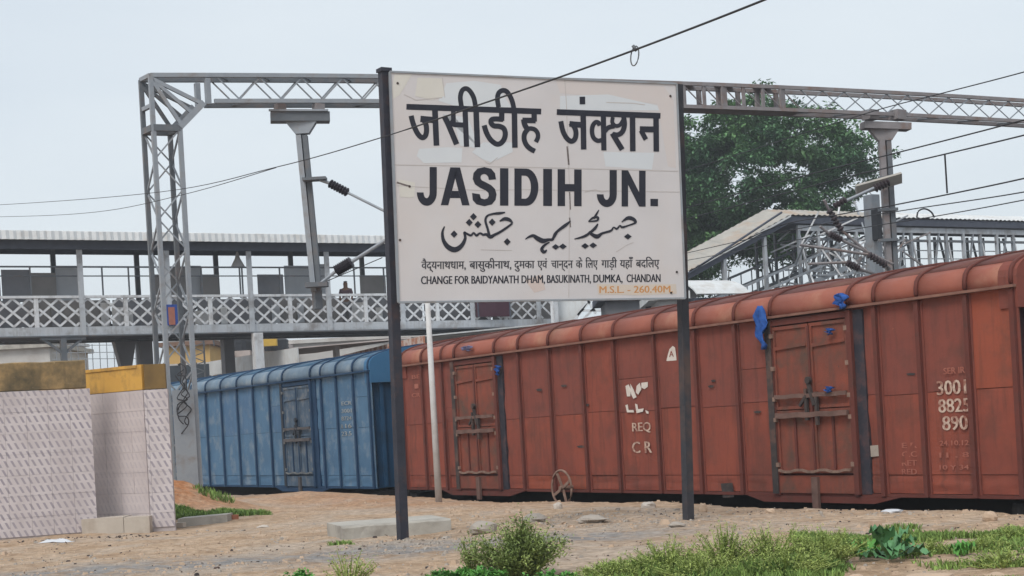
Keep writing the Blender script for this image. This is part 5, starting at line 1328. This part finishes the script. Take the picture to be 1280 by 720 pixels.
tree('darker lower tree behind the right post of the name board', Vector((tb2.x, 84, -1.1)), 10, (Vector((tb2.x+.6, 84, P(872, 285, 84).z)), (3.6, 3.6, 4.2)), 11, 30000)

def bush(name, label, c, n, spread, size, m, seed, stems=14, cat='bush', group=None, asp=.42, upright=.6):
    rnd = random.Random(seed); zb = ground_z(c[0], c[1])-.02
    t_ = thing(name, label, cat, (c[0], c[1], zb), group=group)
    g = G(); gl = G()
    for i in range(stems):
        a = rnd.uniform(0, 6.28); r = rnd.random()**.6
        tx = c[0]+math.cos(a)*spread[0]*r; ty = c[1]+math.sin(a)*spread[1]*r; h = spread[2]*(1-.55*r*r)*rnd.uniform(.7, 1.1)
        b0 = Vector((c[0]+(tx-c[0])*.25, c[1]+(ty-c[1])*.25, zb)); tp = Vector((tx, ty, zb+h)); md = b0.lerp(tp, .5)+Vector((0, 0, h*.12))
        g.tube([b0, md, tp], [.007, .005, .002], 4)
        for k in range(n//stems):
            f = rnd.uniform(.12, 1.05); q = b0.lerp(md, f*2) if f < .5 else md.lerp(tp, f*2-1)
            q = q+Vector((rnd.gauss(0, .03), rnd.gauss(0, .03), rnd.gauss(0, .025)))*(spread[2]/.5)
            leaves(gl, q, 1, (.01, .01, .01), size*(1.2-.5*f), rnd, -.25, asp)
    g.build('stems', m, t_); gl.build('foliage', m, t_); return t_
def gp(px, py, D): q = P(px, py, D); return (q.x, q.y)
bush('bush', 'dense rounded green bush in the foreground left of the centre', gp(648, 716, 12.9), 9000, (.46, .3, .50), .042, BUSHL, 1, 95)
bush('bush', 'small spindly offshoot bush left of the dense rounded bush', gp(592, 705, 13.3), 1100, (.2, .2, .36), .036, BUSHL, 2, 18)
bush('weed_plant', 'tall wispy weed with thin twigs near the lower left', gp(435, 722, 13.0), 900, (.26, .2, .34), .034, WEEDL, 3, 26, 'weed')
bush('weed_plant', 'bright green leafy weed at the bottom edge left of the wispy weed', gp(372, 724, 13.1), 700, (.22, .2, .15), .05, VIVID, 4, 22, 'weed', asp=.6)
bush('weed_plant', 'bright green leafy weed at the bottom edge under the dense bush', gp(575, 728, 12.5), 1500, (.42, .2, .16), .055, VIVID, 5, 36, 'weed', asp=.6)
bush('weed_plant', 'low fresh green weed at the bottom edge right of the dense bush', gp(690, 730, 12.3), 600, (.25, .2, .14), .05, VIVID, 6, 18, 'weed', asp=.6)
spots = [(770,722,12.1,.4,.19,'low feathery weed bed at the bottom just right of the bush'),(835,708,12.2,.42,.30,'feathery weed clump at the left end of the tall weed bank'),(905,700,12.3,.45,.36,'feathery weed clump second from the left in the tall weed bank'),
         (965,698,12.4,.45,.37,'tallest feathery weed clump in the middle of the weed bank'),(1030,704,12.2,.42,.32,'feathery weed clump just left of the broad leaved plant'),
         (880,726,11.7,.45,.26,'lower feathery weed clump in front of the tall weed bank on its left'),(985,726,11.6,.5,.26,'lower feathery weed clump in front of the tall weed bank on its right')]
spots += [(1165,694,12.6,.22,.13,'low weed tuft between the broad leaved plant and the low leafy one'),(1235,690,12.6,.25,.15,'low weed tuft near the right edge of the picture'),
          (1268,672,13.6,.25,.13,'small weed tuft at the right edge before the end of the red wagon'),(1050,672,14.0,.3,.10,'small weed tuft at the far border of the grass'),(1255,722,11.4,.35,.16,'weed tuft in the bottom right corner')]
for i, (x, y, D, w, h, lab) in enumerate(spots):
    bush('weed_plant', lab, gp(x, y, D), 3000 if i < 7 else 1100, (w, .3, h), .034, WEEDL, 20+i, 60, 'weed', 'feathery weeds along the bottom right', asp=.35)
# broad leaved plant
def broad(c, label, n, size, h, seed, m=BROAD):
    rnd = random.Random(seed); z = ground_z(*c); t_ = thing('broad_leaved_plant', label, 'plant', (c[0], c[1], z))
    for i in range(n):
        a = i*2.4+rnd.uniform(-.4, .4); e = rnd.uniform(.25, 1.2); L_ = size*rnd.uniform(.7, 1.2)
        b0 = Vector((c[0], c[1], z)); d = Vector((math.cos(a)*math.cos(e), math.sin(a)*math.cos(e)*.8, math.sin(e)))
        st = b0+d*h*rnd.uniform(.4, 1); g = G().tube([b0, st], .006, 5); g.build('leaf_stalk', m, t_)
        side = d.cross(Vector((0, 0, 1))).normalized(); g = G(); k = 6
        for j in range(k+1):
            f = j/k; w_ = L_*.34*math.sin(math.pi*(f*.9+.08))**.8; p = st+d*L_*f*Vector((1, 1, 1)).length/1.732+Vector((0, 0, -L_*.35*f*f))
            up_ = Vector((0, 0, .03*math.sin(j*2+i)))
            g.v += [p-side*w_+Vector((0, 0, w_*.35))+up_, p, p+side*w_+Vector((0, 0, w_*.35))-up_]
        for j in range(k): g.f += [(j*3, j*3+1, j*3+4, j*3+3), (j*3+1, j*3+2, j*3+5, j*3+4)]
        g.build('leaf', m, t_, smooth=True)
broad(gp(1112, 706, 12.2), 'broad leaved vivid green plant in the grass at the lower right', 17, .20, .17, 3)
broad(gp(1085, 700, 12.5), 'small broad leaved plant touching the left side of the larger one', 9, .15, .10, 4, VIVID)
broad(gp(1205, 694, 12.2), 'low broad leaved plant in the grass near the right edge', 9, .11, .06, 6, VIVID)

# grass as ground cover
def grass(name, label_kind, spots, m, seed):
    rnd = random.Random(seed); g = G()
    for (x0, x1, y0, y1, n, h) in spots:
        for _ in range(n):
            px = rnd.uniform(x0, x1); py = rnd.uniform(y0, y1); v = uv(px, py)[1]; D = ZC*F/-v
            x = uv(px, py)[0]/F*D; y = D
            if noise.noise(Vector((x*1.3, y*1.3, seed))) < (.02 if h < .07 else -.2)+rnd.uniform(-.08, .08): continue
            z = ground_z(x, y); hh = h*rnd.uniform(.4, 1.3)*(1+1.3*max(-.5, noise.noise(Vector((x*2.2, y*2.2, 5)))))
            for b in range(3):
                a = rnd.uniform(0, 6.28); le = rnd.uniform(.2, .9)*hh; w = rnd.uniform(.004, .009)
                p = Vector((x+rnd.uniform(-.03, .03), y+rnd.uniform(-.03, .03), z)); tp = p+Vector((math.cos(a)*le, math.sin(a)*le, hh)); s_ = Vector((math.sin(a)*w, -math.cos(a)*w, 0))
                k = len(g.v); g.v += [p-s_, p+s_, p.lerp(tp, .55)+s_*.8+Vector((0, 0, hh*.1)), tp, p.lerp(tp, .55)-s_*.8+Vector((0, 0, hh*.1))]; g.f.append((k, k+1, k+2, k+3, k+4))
    ob = g.build(name, m); struct(ob, 'stuff'); return ob
gs = grass('grass', '', [(990,1300,664,730,9000,.05),(1100,1300,656,672,1800,.04),(1020,1120,668,690,1200,.045),(700,1050,708,740,3500,.08),(480,560,716,735,500,.05),(1040,1060,660,675,50,.03)], GRASS, 2)
tag(gs, 'patchy short green grass across the lower right corner', 'grass')
def grass_at(name, lab, cx, cy, rx, ry, n, h, m, seed):
    rnd = random.Random(seed); g = G()
    for _ in range(n):
        a = rnd.uniform(0, 6.28); r = rnd.random()**.5; x = cx+math.cos(a)*rx*r; y = cy+math.sin(a)*ry*r
        if noise.noise(Vector((x*1.5, y*1.5, seed))) < -.15: continue
        z = ground_z(x, y); hh = h*rnd.uniform(.4, 1.3)
        for b in range(3):
            a2 = rnd.uniform(0, 6.28); le = rnd.uniform(.2, .9)*hh; w = rnd.uniform(.006, .014)
            p = Vector((x+rnd.uniform(-.04, .04), y+rnd.uniform(-.04, .04), z)); tp = p+Vector((math.cos(a2)*le, math.sin(a2)*le, hh)); s_ = Vector((math.sin(a2)*w, -math.cos(a2)*w, 0))
            k = len(g.v); g.v += [p-s_, p+s_, p.lerp(tp, .5)+s_*.8, tp, p.lerp(tp, .5)-s_*.8]; g.f.append((k, k+1, k+2, k+3, k+4))
    return tag(struct(g.build(name, m), 'stuff'), lab, 'grass')
c = P(255, 622, 25.4); grass_at('grass', 'green grass patch at the foot of the orange earth mound', c.x, 25.15, 1.1, .42, 2900, .075, GRASS, 5)
c = P(262, 598, 27); grass_at('grass', 'thin grass on the right slope of the orange earth mound', c.x+.1, 26.9, .35, .4, 130, .09, GRASS, 6)
for k, (px, s_) in enumerate([(430, 0), (487, 0), (498, 0)]):
    q = WA+TW*S_of(px, 615)-TB*.45; grass_at('grass', ['grass tuft under the blue wagon door side', 'grass tuft at the near corner of the blue wagon', 'grass tuft between the blue and red wagons'][k], q.x, q.y, .16, .12, 120, .12, GRASS, 30+k)
ch = P(428, 674, 17.6); grass_at('grass', 'tiny green tuft at the left foot of the concrete slab', ch.x, 17.4, .13, .08, 60, .05, GRASS, 44)

# ------------------------------------------------------------------ stones and litter
def rock(px, py, wpx, hpx, label, m, seed, name='rock', cat='rock', D=None, sink=.25):
    v = uv(px, py+hpx/2)[1]; D = D or ZC*F/-v; c = P(px, py, D); w = wpx/F*D; h = hpx/F*D; z = ground_z(c.x, D); rnd = random.Random(seed); g = G(); n, k = 10, 6
    for i in range(k+1):
        ph_ = math.pi*i/k
        for j in range(n):
            th = 2*math.pi*j/n; q = Vector((math.sin(ph_)*math.cos(th), math.sin(ph_)*math.sin(th), math.cos(ph_)))
            f = 1+.35*noise.noise(q*1.6+Vector((seed*3.1, 0, 0)))
            g.v.append(Vector((c.x+q.x*w/2*f, D+q.y*w*.42*f, z+h*.38+q.z*h*.62*f)))
    g.f = [(i*n+j, (i+1)*n+j, (i+1)*n+(j+1) % n, i*n+(j+1) % n) for i in range(k) for j in range(n)]
    return tag(g.build(name, m, smooth=False), label, cat)
rock(697, 632, 13, 8, 'pale white stone below the handbrake wheel', ROCKP, 1)
rock(810, 627, 20, 8, 'flat grey white stone left of the right sign post', ROCKP, 2)
rock(879, 634, 11, 12, 'tan stone just right of the right sign post', ROCKT, 3)
rock(1237, 638, 20, 12, 'tan stone near the right end of the red wagon', ROCKT, 4)
rock(604, 658, 36, 15, 'large dark grey rubble lump behind the bush', ROCK, 5)
rock(668, 650, 30, 11, 'grey rubble lump under the far end of the bush', ROCK, 6)
rock(963, 637, 14, 6, 'small brown stone left of the right door step', ROCKT, 7)
rock(1070, 716, 20, 10, 'pale tan stone at the bottom edge among grass', ROCKT, 8)
rock(1160, 716, 60, 12, 'wide pale sandstone slab at the bottom right edge', ROCKT, 9)
rock(1245, 716, 28, 9, 'tan stone at the bottom edge near the right corner', ROCKT, 10)
rock(740, 650, 40, 8, 'low grey rubble ridge between bush and right post', ROCK, 11)
rock(846, 655, 22, 6, 'dark stone at the foot of the right post', ROCK, 12)
rock(1115, 634, 28, 4, 'flat white scrap lying under the right wagon door', WHITEM, 13, 'scrap', 'scrap', D=18.2)
def brick(px, py, rot, label, sx=.23, m=BRICKM):
    D = ZC*F/-uv(px, py)[1]; c = P(px, py, D); z = ground_z(c.x, D)
    g = G().box(-sx/2, -.055, 0, sx/2, .055, .075); R_ = Matrix.Rotation(rot, 4, 'Z'); g.v = [R_ @ v+Vector((c.x, D, z)) for v in g.v]
    return tag(g.build('brick', m), label, 'brick')
brick(289, 648, .2, 'red brick at the right end of the concrete kerb strip')
brick(430, 661, .9, 'pale broken brick at the left foot of the slab', .16, PLINTH)
brick(225, 656, -.3, 'pale brick piece at the foot of the tiled block', .15, PLINTH)
brick(1094, 654, .3, 'small pale broken brick beyond the grass on the right', .1, ROCKT)
# plastic bag
def litter(px, py, wpx, hpx, label, m, seed):
    D = ZC*F/-uv(px, py)[1]; c = P(px, py, D); rnd = random.Random(seed); g = G(); n = 9
    w = wpx/F*D; h = hpx/F*D
    for i in range(n):
        for j in range(n):
            a = i/(n-1)-.5; b = j/(n-1)-.5; r = max(0, 1-(a*a+b*b)*3.4)
            x = c.x+a*w*(1+rnd.uniform(-.12, .12)); y = D+b*w*.6; g.v.append(Vector((x, y, ground_z(x, y)+.004+h*r*(.5+.6*abs(noise.noise(Vector((a*7, b*7, seed))))*2))))
    g.f = [(i*n+j, (i+1)*n+j, (i+1)*n+j+1, i*n+j+1) for i in range(n-1) for j in range(n-1)]
    ob = g.build('plastic_bag', m, smooth=False); return tag(ob, label, 'litter')
litter(70, 677, 38, 7, 'white crumpled plastic bag at the foot of the long tiled wall', WHITEM, 1)
litter(328, 656, 16, 4, 'pale pink paper scrap lying on the sand left of the slab', ROCKP, 2)
litter(420, 664, 12, 4, 'white paper scrap by the left corner of the slab', WHITEM, 3)
# pebbles and crumbs of earth: stuff
rnd = random.Random(77)
def pebbles(n, m, sz, band, seed, name):
    rnd = random.Random(seed); g = G()
    for _ in range(n):
        y = rnd.uniform(*band) ; x = rnd.uniform(-.36, .37)*y
        t, s = tst(x, y)
        if t < .6: continue
        nn = noise.noise(Vector((x*.7, y*.7, seed)))
        if rnd.random() > .35+nn*1.3: continue
        r = sz*rnd.lognormvariate(0, .5); z = ground_z(x, y)
        if x < -5.0 and y > 21.9: continue
        c = Vector((x, y, z+r*.2)); q = [Vector((rnd.uniform(.7, 1.3)*r, 0, 0)), Vector((0, rnd.uniform(.7, 1.3)*r, 0)), Vector((-rnd.uniform(.7, 1.3)*r, 0, 0)), Vector((0, -rnd.uniform(.7, 1.3)*r, 0))]
        a = rnd.uniform(0, 3); R_ = Matrix.Rotation(a, 3, 'Z')
        vs = [c+R_ @ v-Vector((0, 0, r*.3)) for v in q]+[c+R_ @ (v*.62)+Vector((0, 0, r*.5*rnd.uniform(.7, 1.2))) for v in q]
        g.add(vs, [(4,5,6,7),(0,1,5,4),(1,2,6,5),(2,3,7,6),(3,0,4,7)])
    return struct(g.build(name, m), 'stuff')
tag(pebbles(3600, ROCK, .011, (11, 22), 1, 'gravel'), 'scattered small grey stones on the sandy ground', 'gravel')
tag(pebbles(9000, ROCKT, .012, (11, 29), 2, 'gravel'), 'scattered tan earth crumbs on the sandy ground', 'gravel')
tag(pebbles(1500, DIRTY, .010, (11.5, 20), 3, 'gravel'), 'scattered dark leaf litter and crumbs on the sandy ground', 'gravel')
def dry_bits(seed=9):
    rnd = random.Random(seed); g = G()
    for _ in range(1300):
        y = rnd.uniform(11.5, 21); x = rnd.uniform(-.35, .36)*y; t, s_ = tst(x, y)
        if t < .8 or (x < -5 and y > 21.5): continue
        if noise.noise(Vector((x*.9, y*1.6, 4))) < .05: continue
        z = ground_z(x, y)+.012; a = rnd.uniform(0, 6.28); l = rnd.uniform(.012, .035); w = l*rnd.uniform(.15, .5)
        d = Vector((math.cos(a), math.sin(a), rnd.uniform(-.2, .5)))*l; e = Vector((-math.sin(a), math.cos(a), rnd.uniform(-.3, .3)))*w; p = Vector((x, y, z)); k = len(g.v)
        g.v += [p-d, p+e, p+d, p-e]; g.f.append((k, k+1, k+2, k+3))
    return tag(struct(g.build('dry_leaves', mat('dry_leaf', (.20, .13, .08), (.10, .07, .05), 8, .9, island=.4)), 'stuff'), 'dry leaf bits and twigs scattered over the sandy ground', 'leaf litter')
dry_bits()
# heavier rubble around the left post and before the bush
def rubble(px, py, rx, ry, n, m, sz, seed, lab):
    rnd = random.Random(seed); g = G(); D = ZC*F/-uv(px, py)[1]; c = P(px, py, D)
    for _ in range(n):
        x = c.x+rnd.gauss(0, rx); y = D+rnd.gauss(0, ry); r = sz*rnd.lognormvariate(0, .4); z = ground_z(x, y)
        vs = [Vector((x, y, z))+Vector((rnd.uniform(-1, 1), rnd.uniform(-1, 1), 0)).normalized()*r*.3+Vector(v)*r for v in [(1,0,-.2),(.1,1,-.2),(-1,.1,-.2),(-.1,-1,-.2),(.5,.2,.55),(-.2,.5,.6),(-.5,-.3,.5),(.2,-.5,.65)]]
        g.add(vs, [(4,5,6,7),(0,1,5,4),(1,2,6,5),(2,3,7,6),(3,0,4,7)])
    return tag(struct(g.build('rubble', m), 'stuff'), lab, 'rubble')
rubble(510, 682, .4, .5, 200, ROCK, .015, 5, 'grey rubble strewn round the foot of the left sign post')
rubble(750, 652, .7, .7, 240, ROCK, .017, 6, 'grey rubble strewn between the two sign posts')
rubble(640, 660, .5, .5, 160, ROCKT, .018, 7, 'tan rubble strewn behind the bush')
rubble(110, 672, .9, .08, 130, DIRTY, .014, 8, 'dark crumbs and litter along the foot of the tiled wall')
rubble(1000, 645, 1.2, .5, 200, ROCK, .012, 9, 'grey crumbs before the right end of the red wagon')

# ------------------------------------------------------------------ haze: thin even air round everything
hz = G().box(-960, -80, -2.6, 960, 1700, 15.5).build('haze', BLACK)
hm = bpy.data.materials.new('pale_air'); hm.use_nodes = True; hn = hm.node_tree; hn.nodes.clear()
ho = hn.nodes.new('ShaderNodeOutputMaterial'); hv = hn.nodes.new('ShaderNodeVolumePrincipled')
hv.inputs['Color'].default_value = (.90, .94, 1, 1); hv.inputs['Density'].default_value = .0011; hv.inputs['Anisotropy'].default_value = .2
hn.links.new(hv.outputs[0], ho.inputs['Volume']); hz.data.materials.clear(); hz.data.materials.append(hm)
struct(hz, 'stuff')
